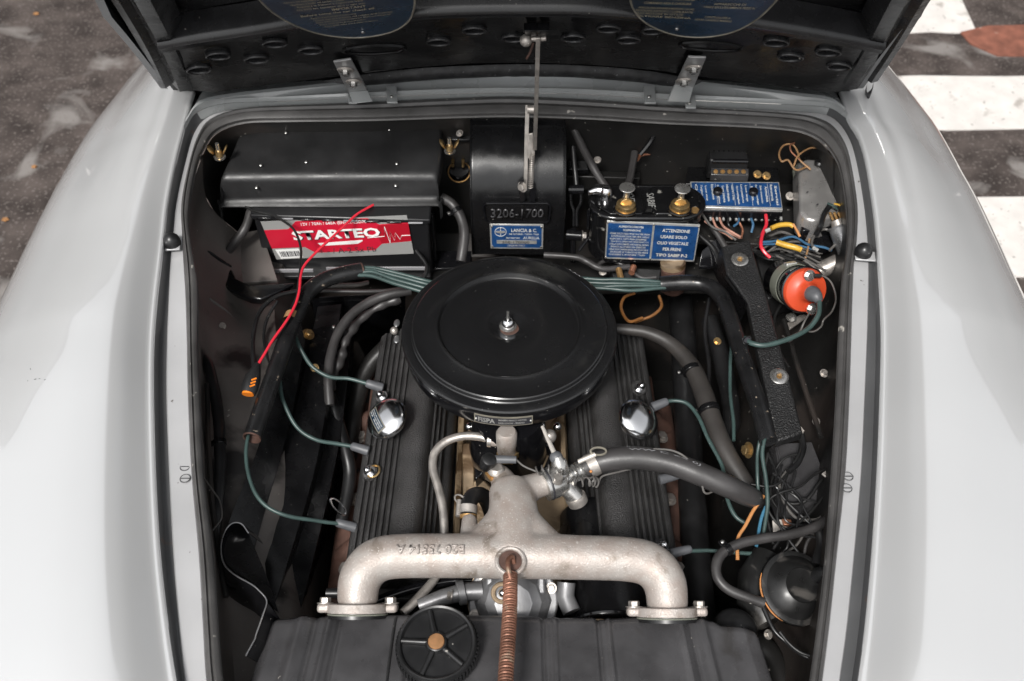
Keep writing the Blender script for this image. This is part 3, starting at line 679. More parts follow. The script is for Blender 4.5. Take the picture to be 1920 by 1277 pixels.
# ================================================================ battery cover
def bp(px, py, z): return at(px, py, z)
cv = Thing('battery_cover', 'black sheet metal cover over the battery, held by wing nuts', 'battery cover', bp(620, 380, .87))
def cover_mesh():
    # rows from the back edge to the front lip; each row sampled across
    L = [(459, 222, .945), (453, 236, .945), (436, 280, .937), (417, 322, .930), (413, 331, .926), (411, 343, .918), (411, 370, .882), (412, 378, .876), (408, 382, .874), (412, 387, .871)]
    Rr = [(822, 222, .945), (829, 233, .945), (829, 280, .937), (823, 318, .930), (821, 327, .926), (821, 340, .918), (824, 365, .882), (824, 374, .876), (829, 379, .874), (824, 385, .871)]
    rows = []
    for a, b in zip(L, Rr):
        p, q = at(*a), at(*b); r = []
        for t, dz in ((0, -.03), (.0, -.006), (.006, -.0015), (.014, 0), (.03, 0), (.25, .0008), (.5, .001), (.75, .0008), (.97, 0), (.986, 0), (.994, -.0015), (1, -.006), (1, -.03)):
            r.append(p.lerp(q, t) + V((0, 0, dz)))
        rows.append(r)
    return MB().grid([[p + V((0, .004, -.03)) for p in rows[0]]] + rows)
cv.part('shell', cover_mesh(), 'black_matt', ang=70)
cv.part('lip', MB().tube(catmull([at(409, 376, .873), at(415, 387, .870), at(440, 387, .8695), at(620, 387, .8695), at(800, 385, .8695), at(822, 384, .870), at(829, 372, .873)], 4), .0022, 8), 'black_matt')
for a, b, z in [(536, 249, .945), (730, 243, .945), (489, 310, .934), (574, 304, .934), (744, 307, .934), (481, 352, .908), (742, 348, .908)]:
    cv.inst('rivet', SCREW, at(a, b, z + .0012), rot_to((0, -.25, 1)))
def wingnut(px, py, z, lab):
    p = at(px, py, z); t = Thing('wing_nut', lab, 'wing nut', p, 'wing nuts of the battery cover')
    t.part('stud', MB().cyl(p + V((0, 0, -.012)), p + V((0, .002, .016)), .0032, n=14), 'zinc')
    t.part('hub', MB().cyl(p + V((0, 0, -.006)), p + V((0, 0, .004)), .006, .005, 16), 'brass')
    for s in (-1, 1):
        t.part('wing', MB().sphere(p + V((s * .0115, 0, .006)), .0088, 16, 10, ax=(s * .5, 0, .9), sc=(.9, .22, 1.05)), 'brass')
    t.part('washer', MB().cyl(p + V((0, 0, -.010)), p + V((0, 0, -.0075)), .0095, n=20), 'zinc')
wingnut(410, 286, .955, 'brass wing nut on the stud beside the left end of the battery cover')
wingnut(843, 275, .945, 'brass wing nut on the stud between the battery cover and the heater box')
t = Thing('horn_relay', 'small black round connector with two brass pins behind the wing nut', 'connector', at(860, 330, .84))
t.part('base', MB().lathe(at(861, 318, .84), (0, -.5, .8), [(0, 0), (.023, 0), (.023, .014), (.020, .018), (0, .016)], 28), 'black_gloss')
t.part('ring', MB().torus(at(861, 322, .853), (0, -.5, .8), .019, .0012, 30, 6), 'brass_dull')
for a in (849, 868): t.part('pin', MB().cyl(at(a, 312, .857), at(a, 300, .872), .0028, n=12), 'brass')

# ================================================================ battery
YB = .318
bt = Thing('battery', 'black car battery with red and silver label', 'battery', onY(640, 515, YB))
yaw = .012
def bpt(px, py, y=YB): return onY(px, py, y - .012 * (px - 473) / 328)
A0, A1 = bpt(470, 388), bpt(800, 382)
xl, xr = bpt(473, 400).x, bpt(801, 395).x; zt, zb = .868, bpt(640, 512).z
def batbox(x0, x1, y0, y1, z0, z1): return MB().hexa([V((x0, y0, z0)), V((x1, y0 - yaw, z0)), V((x1, y1, z0)), V((x0, y1, z0))], [V((x0, y0, z1)), V((x1, y0 - yaw, z1)), V((x1, y1, z1)), V((x0, y1, z1))])
bt.part('case', batbox(xl, xr, YB, YB + .10, zb, zt - .010), 'batcase', bevel=.004)
bt.part('case_top', batbox(xl - .004, xr + .004, YB - .004, YB + .104, zt - .0105, zt), 'batcase', bevel=.003)
for i in range(8):
    x = xl + .02 + i * (xr - xl - .04) / 7
    bt.part('vent_slot', MB().box((x, YB - .006 - yaw * i / 7, zt - .005), (.024, .003, .003)), 'greyplastic' if i % 3 == 1 else 'black_gloss', bevel=.001)
bt.part('foot_ledge', MB().box(((xl + xr) / 2 - .002, YB - .012, zb + .004), ((xr - xl) + .0, .022, .008)), 'batcase', bevel=.002)
for a, b, c in ((506, 588, 512), (612, 800, 508)):
    p, q = bpt(a, c, YB - .024), bpt(b, c - 1, YB - .024); bt.part('ledge_trim', MB().prism([p, q, q + V((0, 0, .007)), p + V((0, 0, .007))], (0, .003, 0)), 'greyplastic', bevel=.0008)
lq = [bpt(489, 413), bpt(763, 401), bpt(776, 473), bpt(519, 484)]; lq = [p + V((0, -.0030, 0)) for p in lq]
lab = uvpoly(bt, 'label', lq, [(0, 0), (1, 0), (1, 1), (0, 1)], 'batsilver')
RED = [(0, .22), (.17, .22), (.24, .03), (.73, .03), (.80, .20), (1, .18), (1, .66), (.79, .70), (.73, .86), (.30, .86), (.24, .70), (0, .70)]
uvpoly(bt, 'red_band', lq, RED, 'batred', lab, off=.0008)
uvpoly(bt, 'dark_band', lq, [(.79, .22), (1, .20), (1, .64), (.79, .68), (.77, .5)], 'batdark', lab, off=.0012)
lettering(bt, '12V / 70Ah / 640A (EN) ST-L3D70', lq, (.27, .065, .72, .165), 'white', lab, off=.0014, bold=.01)
lettering(bt, 'STARTEO', lq, (.19, .285, .80, .52), 'darkprint', lab, off=.0013, bold=.035, flip=False)
lettering(bt, 'STARTEO', lq, (.183, .265, .795, .505), 'white', lab, off=.0018, bold=.035)
uvpoly(bt, 'underline', lq, [(.34, .61), (.66, .575), (.66, .60), (.62, .665), (.36, .68)], 'white', lab, off=.0014)
for a in range(5):
    pass
wv = [(.70, .52), (.82, .50), (.835, .25), (.85, .68), (.865, .40), (.885, .62), (.90, .42), (.925, .60), (.94, .50), (1, .50)]
bt.part('pulse_line', MB().tube([quv(lq, u, v, .0016) for u, v in wv], .0006, 5), 'white', parent=lab)
uvpoly(bt, 'barcode_field', lq, [(.02, .74), (.19, .735), (.20, .97), (.035, .985)], 'white', lab, off=.0008)
for i in range(16):
    u = .045 + i * .009 + (i % 3) * .001; uvpoly(bt, 'barcode_bar', lq, [(u, .79), (u + .004 + .002 * (i % 2), .79), (u + .006 + .002 * (i % 2), .93), (u + .002, .93)], 'darkprint', lab, off=.0012)
lettering(bt, '+ - / A-2 Sx Pb', lq, (.33, .76, .74, .90), 'darkprint', lab, off=.0009)
bt.part('side_rib', MB().box((xr + .004, YB + .02, .80), (.004, .012, .1)), 'batcase', bevel=.001)
# hold down bracket left of battery
t = Thing('battery_tray', 'black dished sheet metal bracket under the left end of the battery', 'bracket', at(500, 545, .66))
sh = [(398, 520), (415, 500), (432, 500), (440, 520), (470, 534), (530, 530), (560, 528), (520, 548), (490, 562), (468, 560), (430, 545)]
t.part('plate', MB().prism([at(a, b, .80) for a, b in sh], (0, 0, -.02), .8), 'black_gloss', bevel=.004)
t.part('upright', MB().prism([at(368, 470, .84), at(392, 470, .84), at(436, 500, .80), at(410, 510, .80)], (0, .004, -.004)), 'black', bevel=.001)
single('mount_flange', MB().prism([at(432, 440, .80), at(490, 430, .80), at(520, 525, .78), at(455, 530, .78)], (0, 0, -.006)), 'dusty', 'dusty flat sheet flange standing just left of the battery case', 'flange', bevel=.001)
single('tray_flange', MB().prism([at(800, 470, .74), at(884, 470, .74), at(884, 500, .74), at(800, 505, .74)], (0, 0, -.006)), 'black_gloss', 'glossy black shelf strip between the battery and the heater box', 'shelf', bevel=.001)

# ================================================================ heater box
hb = Thing('heater_box', 'black curved sheet metal heater box with blue maker plate', 'heater', onY(970, 470, .33))
prof = [(.47, .975), (.44, .972), (.405, .962), (.375, .945), (.352, .920), (.338, .888), (.331, .85), (.329, .81), (.329, .768)]
prof = [(p.x, p.y) for p in catmull([V((a, b, 0)) for a, b in prof], 4)]
X0, X1 = -.067, .0865
def hbx(y): return X0 + .0008, X1
rows = []
for y, z in prof:
    dn = .0007 * math.sin(y * 60)
    rows.append([V((X0 - .002, y + .010, z - .004)), V((X0 - .002, y + .0005, z)), V((X0, y - .001, z + .001)), V((X0 + .004, y - .001, z + .001)), V((-.03, y - .001 + dn, z + .001)), V((.01, y - .001, z + .001)), V((.05, y - .001 - dn, z + .001)), V((X1 - .004, y - .001, z + .001)), V((X1, y - .001, z + .001)), V((X1 + .002, y + .0005, z)), V((X1 + .002, y + .010, z - .004))])
hb.part('shell', MB().grid(rows), 'black', ang=60)
hb.part('side_panel', MB().prism([V((X0, a, b)) for a, b in prof] + [V((X0, .47, .768))], (.002, 0, 0)), 'black'); hb.part('side_panel', MB().prism([V((X1 - .002, a, b)) for a, b in prof] + [V((X1 - .002, .47, .768))], (.002, 0, 0)), 'black')
for x in (X0, X1): hb.part('edge_bead', MB().tube([V((x, a - .001, b + .0012)) for a, b in prof], .0016, 8), 'black')
YH = .327
def h_(px, py, dy=0): return onY(px, py, YH - dy)
# raised frame with stamped number
fr = [h_(a, b, .002) for a, b in [(912, 381), (1026, 381), (1032, 386), (1030, 412), (1025, 417), (916, 417), (911, 412), (906, 386)]]
f_ = hb.part('number_frame', MB().tube(fr + [fr[0]], .0022, 8), 'black_gloss')
hb.part('number_field', MB().prism([h_(a, b, -.0004) for a, b in [(910, 384), (1028, 384), (1026, 415), (914, 415)]], (0, -.0012, 0)), 'black', parent=f_)
q = [h_(920, 391, .0022), h_(1020, 391, .0022), h_(1018, 408, .0022), h_(921, 408, .0022)]
lettering(hb, '3206-1700', q, (0, 0, 1, 1), 'tank', f_, off=.0002, relief=.0014, bold=.01)
pq = [h_(918, 420, .0035), h_(1019, 421, .0035), h_(1018, 467, .0035), h_(920, 466, .0035)]
pl = hb.part('maker_plate', MB().prism(pq, (0, .002, 0)), 'platealu', bevel=.0005)
uvpoly(hb, 'blue_field', pq, [(.03, .06), (.97, .06), (.97, .94), (.03, .94)], 'blueplate', pl, off=.0004)
lettering(hb, 'LANCIA & C.', pq, (.40, .16, .88, .30), 'print', pl, off=.0009, bold=.02)
lettering(hb, 'FAB. AUTOMOB. - TORINO - ITALIA', pq, (.36, .35, .92, .42), 'print', pl, off=.0009, bold=.02)
lettering(hb, 'MOTORE TIPO', pq, (.30, .51, .56, .58), 'print', pl, off=.0009, bold=.02); lettering(hb, 'AURELIA', pq, (.62, .48, .93, .59), 'print', pl, off=.0009, bold=.01)
uvpoly(hb, 'number_strip', pq, [(.12, .64), (.88, .64), (.88, .78), (.12, .78)], 'platealu', pl, off=.0008)
lettering(hb, '206-170000', pq, (.22, .66, .74, .76), 'darkprint', pl, off=.0014)
lettering(hb, 'MADE IN ITALY', pq, (.33, .82, .66, .89), 'print', pl, off=.0009)
c = quv(pq, .20, .30, .0008); hb.part('emblem_ring', MB().torus(c, (0, -1, 0), .0095, .0006, 28, 5), 'print', parent=pl)
hb.part('emblem_spoke', MB().box(c, (.016, .0008, .0012)).box(c, (.0012, .0008, .016)), 'print', parent=pl); hb.part('emblem_flag', MB().box(c + V((0, -.0005, 0)), (.013, .001, .004)), 'platealu', parent=pl)
for u in (.04, .96):
    for v in (.09, .91): hb.inst('rivet', SCREW, quv(pq, u, v, .0004), rot_to((0, -1, 0)), scale=.8)
single('thin_cable', MB().tube(path([(842, 214, .975), (870, 222, .965), (900, 222, .97), (930, 214, .985)]), .0014, 8), 'greywire', 'thin grey cable arching behind the top of the heater box', 'cable')

# ================================================================ twin fluid reservoir
rv = Thing('fluid_reservoir', 'black twin fluid reservoir with two brass caps and blue instruction plates', 'reservoir', V((.22, .32, .795)))
YF, YBk = .281, .361; xa, xb = .128, .311; ym = (YF + YBk) / 2; rr = (YBk - YF) / 2
def stadium(grow=0, rot=-.00):
    o = []
    for i in range(13): a = math.pi / 2 + math.pi * i / 12; o.append((xa + rr + (rr + grow) * math.cos(a), ym + (rr + grow) * math.sin(a)))
    for i in range(13): a = -math.pi / 2 + math.pi * i / 12; o.append((xb - rr + (rr + grow) * math.cos(a), ym + (rr + grow) * math.sin(a)))
    return o
rws = []
for g_, z in ((0, .795), (0, .883), (.0035, .885), (.0042, .888), (.0035, .891), (0, .893), (-.004, .8935), (-.006, .8915), (-.03, .8915), (-.0395, .8915)):
    rws.append([V((x, y, z)) for x, y in stadium(g_)])
rv.part('tank', MB().grid(rws, close=True), 'chipped', ang=50)
rv.part('tank_bottom', MB().prism([V((x, y, .792)) for x, y in stadium(-.001)], (0, 0, .004)), 'black_gloss')
for x0, x1 in ((.137, .212), (.226, .303)):
    poly = [V((x, y, .8915)) for x, y in ((x0 + .02, YF + .004), (x1 - .004, YF + .004), (x1, YF + .01), (x1, YBk - .01), (x1 - .006, YBk - .004), (x0 + .02, YBk - .004), (x0, ym + .015), (x0, ym - .015))]
    if x0 > .2: poly = [V((x0 + x1 - p.x, p.y, p.z)) for p in poly][::-1]
    rv.part('lid_panel', MB().prism(poly, (0, 0, .0035), .96), 'chipped', bevel=.0015)
def cap(px, py, px2, py2):
    p = at(px, py + 6, .8985)
    c = rv.part('filler_cap', MB().lathe(p, (0, 0, 1), [(0, 0), (.0185, 0), (.0185, .002), (.0140, .003), (.0140, .006), (.0152, .007), (.0150, .0110), (.0125, .0125), (0, .0126)], 32), 'brass')
    rv.part('cap_collar', MB().torus(p + V((0, 0, .002)), (0, 0, 1), .0178, .0016, 32, 6), 'black_gloss', parent=c)
    rv.part('cap_grip', MB().prism([p + V((-.010, -.0015, .012)), p + V((.010, -.0015, .012)), p + V((.008, -.0015, .018)), p + V((0, -.0015, .022)), p + V((-.008, -.0015, .018))], (0, .003, 0)), 'brass', parent=c, bevel=.0006)
    s = at(px2, py2 + 24, .896); k = rv.part('vent_knob', MB().lathe(s, (0, -.03, 1), [(0, 0), (.0062, 0), (.0058, .012), (.0048, .018), (.0048, .027), (.0115, .029), (.0128, .031), (.0122, .0325), (.0105, .033), (0, .0322)], 28), 'zinc')
cap(1173, 386, 1173, 356); cap(1274, 386, 1275, 358)
for px_, m_ in ((1262, 'brass_dull'), (1300, 'brass_dull'), (1250, 'brass_dull')): pass
rv.part('worn_nut', MB().lathe(at(1303, 396, .894), (0, 0, 1), [(0, 0), (.0065, 0), (.0065, .004), (0, .004)], 6), 'brass_dull')
# polished spout at the left
s = at(1122, 372, .89)
rv.part('spout_base', MB().lathe(at(1136, 372, .893), (0, 0, 1), [(0, 0), (.011, 0), (.0105, .006), (.0095, .018), (.006, .023), (0, .024)], 24), 'chrome')
hn = [at(1136, 358, .905), at(1120, 356, .905), at(1108, 360, .902), at(1103, 366, .898)]
rv.part('spout_horn', MB().tube(catmull(hn, 5), [.0105, .0095, .006, .0014], 16), 'chrome')
# lettering on the lid
qq = [V((.185, .300, .8957)), V((.185, .335, .8957)), V((.199, .335, .8957)), V((.199, .300, .8957))]
lettering(rv, 'OLIO', qq, (0, 0, 1, 1), 'platealu', off=.0003, relief=.0006)
qq = [V((.231, .335, .8957)), V((.231, .300, .8957)), V((.219, .300, .8957)), V((.219, .335, .8957))]
lettering(rv, 'SABIF', qq, (0, 0, 1, 1), 'platealu', off=.0003, relief=.0006)
YPL = YF - .003
def r_(px, py): return onY(px, py, YPL)
fq = [r_(1138, 414), r_(1313, 422), r_(1302, 491), r_(1134, 485)]
fp = rv.part('plate_frame', MB().prism(fq, (0, .0025, 0)), 'platealu', bevel=.0005)
uvpoly(rv, 'blue_plate', fq, [(.015, .05), (.492, .05), (.492, .95), (.015, .95)], 'blueplate', fp, off=.0005, label='blue plate with small instruction print')
uvpoly(rv, 'blue_plate', fq, [(.515, .05), (.985, .05), (.985, .95), (.515, .95)], 'blueplate', fp, off=.0005, label='blue plate with large warning letters')
for i, s_ in enumerate(['ALIMENTATORE PER', 'SOSPENSIONE']): lettering(rv, s_, fq, (.13 + .05 * i, .09 + .09 * i, .40 - .03 * i, .145 + .09 * i), 'print', fp, off=.001, bold=.02)
for i, s_ in enumerate(['USARE SOLO OLIO VEGETALE PER FRENI', 'CONTROLLARE OGNI 1000 KM IL LIVELLO', 'ALLENTARE IL TAPPO PRIMA DI RIEMPIRE', 'QUANDO IL SERBATOIO VIENE RIEMPITO IL', 'LIVELLO DEVE SEMPRE ARRIVARE AL SEGNO', 'SEGNATO ALL INTERNO DEL SERBATOIO', 'NELLE DUE CAMERE SENZA MAI VUOTARLE', 'SPURGARE LE TUBAZIONI DEI FRENI', 'CHIUDERE E AVVITARE I TAPPI']):
    lettering(rv, s_, fq, (.04 + .015 * (i % 2), .28 + .070 * i, .47 - .03 * (i % 3 == 2), .325 + .070 * i), 'print', fp, off=.001, bold=.01)
for i, (s_, a, b) in enumerate([('ATTENZIONE', .60, .90), ('USARE SOLO', .59, .88), ('OLIO VEGETALE', .56, .90), ('PER FRENI', .63, .83), ('TIPO SABIF P-2', .56, .91)]):
    lettering(rv, s_, fq, (a, .13 + .165 * i, b, .215 + .165 * i), 'print', fp, off=.001, bold=.025)
for u in (.012, .503, .988):
    for v in (.04, .96): rv.inst('rivet', SCREW, quv(fq, u, v, .0003), rot_to((0, -1, 0)), scale=.75)
rv.part('fluid_outlet', MB().cyl(at(1262, 500, .795), at(1262, 540, .745), .020, n=24), 'rust')
rv.part('outlet_clamp', MB().cyl(at(1262, 492, .80), at(1262, 500, .792), .021, n=24), 'block')

# linkage between heater box and reservoir
lk = Thing('throttle_linkage', 'black jointed throttle linkage hanging beside the heater box', 'linkage', at(1076, 470, .80))
lk.part('rod', MB().tube(P((1074, 275, .92), (1077, 310, .90), (1081, 350, .875)), .0045, 10), 'rubber_dark')
lk.part('joint', MB().cyl(at(1066, 355, .873), at(1094, 355, .873), .008, n=18), 'black_gloss')
for d in (-1, 1): lk.part('fork_arm', MB().tube(path([(1080 + d * 10, 358, .87), (1080 + d * 9, 380, .855), (1079 + d * 3, 396, .845), (1079 + d * 3, 425, .83)]), .0028, 8), 'black')
lk.part('lower_joint', MB().cyl(at(1062, 440, .815), at(1090, 442, .815), .009, n=18), 'black_gloss')
lk.part('lower_rod', MB().cyl(at(1075, 430, .825), at(1074, 490, .76), .005, n=12), 'black_gloss')
lk.inst('nut', NUTD, at(1092, 442, .815), rot_to((1, 0, 0)))
wire('wiper_rod', [(1068, 222, .95), (1085, 262, .93), (1110, 310, .91), (1136, 352, .89)], 7.5, 'rubber', 'dark grey tube slanting from the cowl down to the reservoir spout', 'tube', n=14)
wire('vent_pipe', [(1238, 226, .95), (1222, 262, .93), (1200, 290, .91)], 5, 'black', 'short black pipe slanting down behind the two reservoir knobs', 'pipe')
wire('vent_pipe', [(1190, 285, .90), (1184, 320, .885), (1178, 345, .88)], 7, 'rubber', 'grey pipe dropping into the reservoir behind its left knob', 'pipe')
wire('diagonal_tube', [(1440, 240, .93), (1490, 270, .90), (1520, 295, .88)], 9, 'rubber_dark', 'thick black tube running diagonally behind the aluminium regulator box', 'tube', n=14)
wire('copper_pipe', [(1194, 300, .885), (1206, 290, .885), (1260, 284, .885), (1325, 280, .885), (1400, 284, .885), (1432, 281, .885), (1447, 275, .887), (1452, 264, .89)], 3.6, 'copper', 'bare copper pipe running behind the fuse box', 'pipe')
# shelf panel and bolts on the bulkhead right side
single('bulkhead_shelf', MB().prism(P((1190, 300, .82), (1560, 318, .82), (1600, 470, .80), (1160, 440, .80)), (0, 0, -.01)), 'bay', 'dusty black sheet metal shelf carrying the electrical boxes', 'shelf', bevel=.002)
for px, py in ((1162, 297), (1358, 240), (1298, 256)):
    pass
# back shelf detail panels
single('bulkhead_rib', MB().prism(P((1060, 318, .85), (1200, 322, .85), (1200, 334, .85), (1060, 330, .85)), (0, 0, -.03)), 'bay', 'narrow black ledge on the bulkhead behind the linkage', 'ledge', bevel=.002)

# ================================================================ fuse box
fb = Thing('fuse_box', 'fuse box under a slanted blue legend plate', 'fuse box', at(1390, 400, .84))
fq = [at(1294, 340, .883), at(1461, 341, .883), at(1468, 393, .873), at(1300, 388, .873)]
fb.part('body', MB().prism([p + V((0, 0, -.006)) for p in [fq[0].lerp(fq[1], .0), fq[1], fq[2], fq[3]]], (0, .002, -.024)), 'black_gloss', bevel=.003)
lid = fb.part('lid', MB().prism(fq, (0, 0, -.006)), 'platealu', bevel=.001)
uvpoly(fb, 'blue_field', fq, [(.012, .05), (.988, .05), (.988, .93), (.012, .93)], 'blueplate', lid, off=.0005)
cols = [(.06, 'Claxon'), (.115, 'Tergicristallo'), (.165, 'Luce stop'), (.24, 'Riscaldatore'), (.30, 'Fari abbaglianti'), (.36, 'Luce interna'), (.41, 'Indicatori direzione'), (.46, 'Fusibili Nr 6 - 8 Amp'), (.515, 'Fari anabbaglianti'), (.565, 'Luci posizione'), (.615, 'Luce targa'), (.68, 'Pompa'), (.73, 'Orologio accendisigari'), (.78, 'Spie cruscotto'), (.84, 'Antinebbia'), (.90, 'Retromarcia'), (.95, 'Servizi')]
for i, (u, s_) in enumerate(cols):
    me_q = [quv(fq, u + .014, .12 + .03 * (i % 3), 0), quv(fq, u + .014, .86 - .05 * (i % 4), 0), quv(fq, u - .014, .86 - .05 * (i % 4), 0), quv(fq, u - .014, .12 + .03 * (i % 3), 0)]
    lettering(fb, s_, me_q, (0, 0, 1, 1), 'print', lid, off=.0009, bold=.02)
for i in (3, 6, 9, 12): uvpoly(fb, 'divider', fq, [(i * .065 + .08, .08), (i * .065 + .083, .08), (i * .065 + .087, .9), (i * .065 + .084, .9)], 'print', lid, off=.0009)
for px, py in ((1345, 362), (1412, 363)): fb.part('knurled_stud', MB().lathe(at(px, py, .8785), (0, -.1, 1), [(0, 0), (.0075, 0), (.008, .002), (.0078, .007), (.006, .009), (0, .0092)], 20), 'black_gloss')
TERM = MB().box((0, 0, 0), (.005, .012, .009)).mesh('terminal', m=M['black_gloss'])
for i in range(12): fb.inst('terminal', TERM, at(1330 + i * 12, 402, .852))
TS = MB().cyl((0, 0, 0), (0, -.008, -.003), .0022, n=10).mesh('terminal_screw', m=M['platealu'])
for i in range(12): fb.inst('terminal_screw', TS, at(1332 + i * 12, 405, .851))
# relay with terminal strip above
rl = Thing('voltage_relay', 'black ribbed relay block with five brass terminals above the blue fuse box', 'relay', at(1368, 330, .86))
q = P((1329, 270, .90), (1398, 270, .90), (1405, 302, .895), (1331, 300, .895))
rl.part('housing', MB().prism(q, (0, 0, -.04)), 'black_matt', bevel=.003)
for i in range(7): rl.part('rib', MB().box(q[0].lerp(q[1], (i + .7) / 7.5) + V((.0, -.012, .001)), (.0022, .022, .002)), 'black_gloss', bevel=.0006)
rl.part('clamp_bar', MB().cyl(at(1336, 302, .893), at(1402, 303, .893), .004, n=14), 'black_gloss')
q = P((1333, 314, .880), (1404, 316, .880), (1404, 329, .877), (1333, 327, .877))
rl.part('terminal_strip', MB().prism(q, (0, 0, -.014)), 'tank', bevel=.001)
for i in range(5): rl.part('brass_terminal', MB().lathe(at(1342 + i * 13, 322, .8788), (0, -.4, 1), [(0, 0), (.0042, 0), (.004, .001), (.0022, .0012), (.002, .0)], 14), 'brass_dull')
for i in range(5): rl.part('solder_tag', MB().cyl(at(1341 + i * 13, 331, .868), at(1341 + i * 13, 337, .866), .002, n=8), 'platealu')
single('mount_plate', MB().prism(P((1292, 300, .855), (1330, 290, .855), (1412, 292, .855), (1456, 292, .855), (1462, 345, .848), (1285, 345, .848)), (0, 0, -.006)), 'black', 'black backing plate under the relay block', 'plate', bevel=.001)
for i, (px, py, mm) in enumerate(((1312, 300, 'dullzinc'), (1420, 327, 'copper'), (1437, 330, 'orange'), (1481, 368, 'zinc'), (1366, 240, 'dullzinc'), (1161, 279, 'dullzinc'))):
    t_ = ['below the copper pipe', 'right of the brass terminals', 'farther right of the brass terminals', 'between the fuse box and the aluminium box', 'high on the bulkhead above the relay block', 'on the bulkhead right of the heater box'][i]
    z = (.862, .862, .862, .86, .925, .88)[i]
    o = bpy.data.objects.new('bolt', NUTD if mm in ('dullzinc', 'zinc') else NUTB); COL.objects.link(o); o.location = at(px, py, z); o.rotation_euler = rot_to((0, -.5, .8)).to_euler(); o.scale = (.8, .8, .8)
    o['label'] = 'small bolt head ' + t_; o['category'] = 'bolt'
# aluminium regulator box
ab = Thing('regulator_box', 'dented rounded aluminium regulator box with a black knob', 'regulator', at(1530, 400, .85))
o_ = P((1497, 303, .905), (1512, 297, .907), (1545, 298, .907), (1560, 306, .905), (1567, 322, .903), (1574, 392, .892), (1568, 403, .890), (1528, 414, .888), (1512, 410, .888), (1500, 396, .890))
ib = [p + V((0, 0, 0)) for p in o_]
mb = MB(); cen = sum(o_, V()) / len(o_)
rws = []
for sc_, dz in ((1.08, -.05), (1.06, -.012), (1.02, -.003), (.95, 0), (.5, .0008), (.01, .0008)):
    rws.append([cen + (p - cen) * sc_ + V((-.004 if dz < -.01 else 0, 0, dz)) for p in o_ + [o_[0]]])
ab.part('can', MB().prism([p + V((0, 0, -.044)) + (p - cen) * .05 for p in o_], (0, 0, .044), .95), 'alubox', ang=30, bevel=.005, seg=4)
ab.part('flange', MB().prism(P((1486, 318, .862), (1500, 300, .862), (1512, 420, .852), (1500, 416, .852)), (0, 0, -.006)), 'greenish', bevel=.001)
ab.part('knob', MB().lathe(at(1536, 308, .906), (0, 0, 1), [(0, 0), (.0085, 0), (.0085, .004), (.006, .007), (0, .0075)], 20), 'rubber_dark')
for px, py in ((1514, 360), (1533, 383), (1524, 330)): ab.part('scratch', MB().box(at(px, py, .9005), (.004, .002, .0006), Matrix.Rotation(.6, 3, 'Z')), 'darkprint')
ab.part('lower_body', MB().prism(P((1500, 412, .87), (1565, 405, .87), (1562, 425, .87), (1505, 432, .87)), (0, 0, -.04)), 'black_gloss', bevel=.003)
# condenser can
cc = Thing('condenser_can', 'silver cylindrical flasher can lying beside the flange', 'can', at(1575, 430, .87))
cc.part('can', MB().lathe(at(1572, 422, .885), V((.30, -.55, -.5)), [(0, .002), (.016, .002), (.0175, 0), (.0182, .002), (.0175, .004), (.0175, .055), (.013, .06), (0, .06)], 32), 'sheet')
cc.part('terminal_cap', MB().cyl(at(1572, 422, .887), at(1568, 412, .893), .011, .009, 18), 'dullzinc')
for i in range(3): cc.part('tag', MB().cyl(at(1562 + i * 8, 412, .888), at(1556 + i * 8, 398, .898), .0022, n=8), 'brass_dull')
# wires around the regulator
G = 'loom wires around the electrical boxes'
wire('tan_wire_loop', [(1515, 312, .91), (1492, 318, .92), (1478, 300, .93), (1466, 302, .93), (1461, 288, .93), (1470, 273, .93), (1486, 272, .93), (1496, 286, .925), (1500, 300, .92), (1520, 318, .91)], 1.8, 'tanwire', 'tan wire curled into a loop above the aluminium box', 'wire', G)
wire('tan_wire', [(1488, 312, .92), (1498, 290, .93), (1522, 277, .93), (1552, 283, .925), (1568, 305, .91), (1573, 340, .90)], 1.8, 'tanwire', 'tan wire arching over the top of the aluminium box', 'wire', G)
wire('orange_wire_loop', [(1500, 300, .92), (1484, 284, .93), (1482, 272, .935), (1490, 268, .935)], 1.6, 'copper', 'short coppery wire end inside the tan loop', 'wire', G)
wire('black_wire_bundle', [(1556, 385, .90), (1545, 402, .90), (1538, 425, .89), (1530, 440, .87)], 5, 'rubber_dark', 'thick black sleeve dropping over the aluminium box corner', 'cable', G)
wire('green_wire', [(1552, 381, .905), (1562, 386, .905), (1570, 392, .90)], 2.2, 'green', 'green wire end at the aluminium box corner', 'wire', G)
wire('orange_wire', [(1564, 382, .905), (1576, 386, .905), (1584, 400, .90)], 1.8, 'yellow', 'short yellow wire above the silver can', 'wire', G)
def bundle(specs):
    for nm, pts, r, m_, lb in specs: wire(nm, pts, r, m_, lb, 'wire', G)
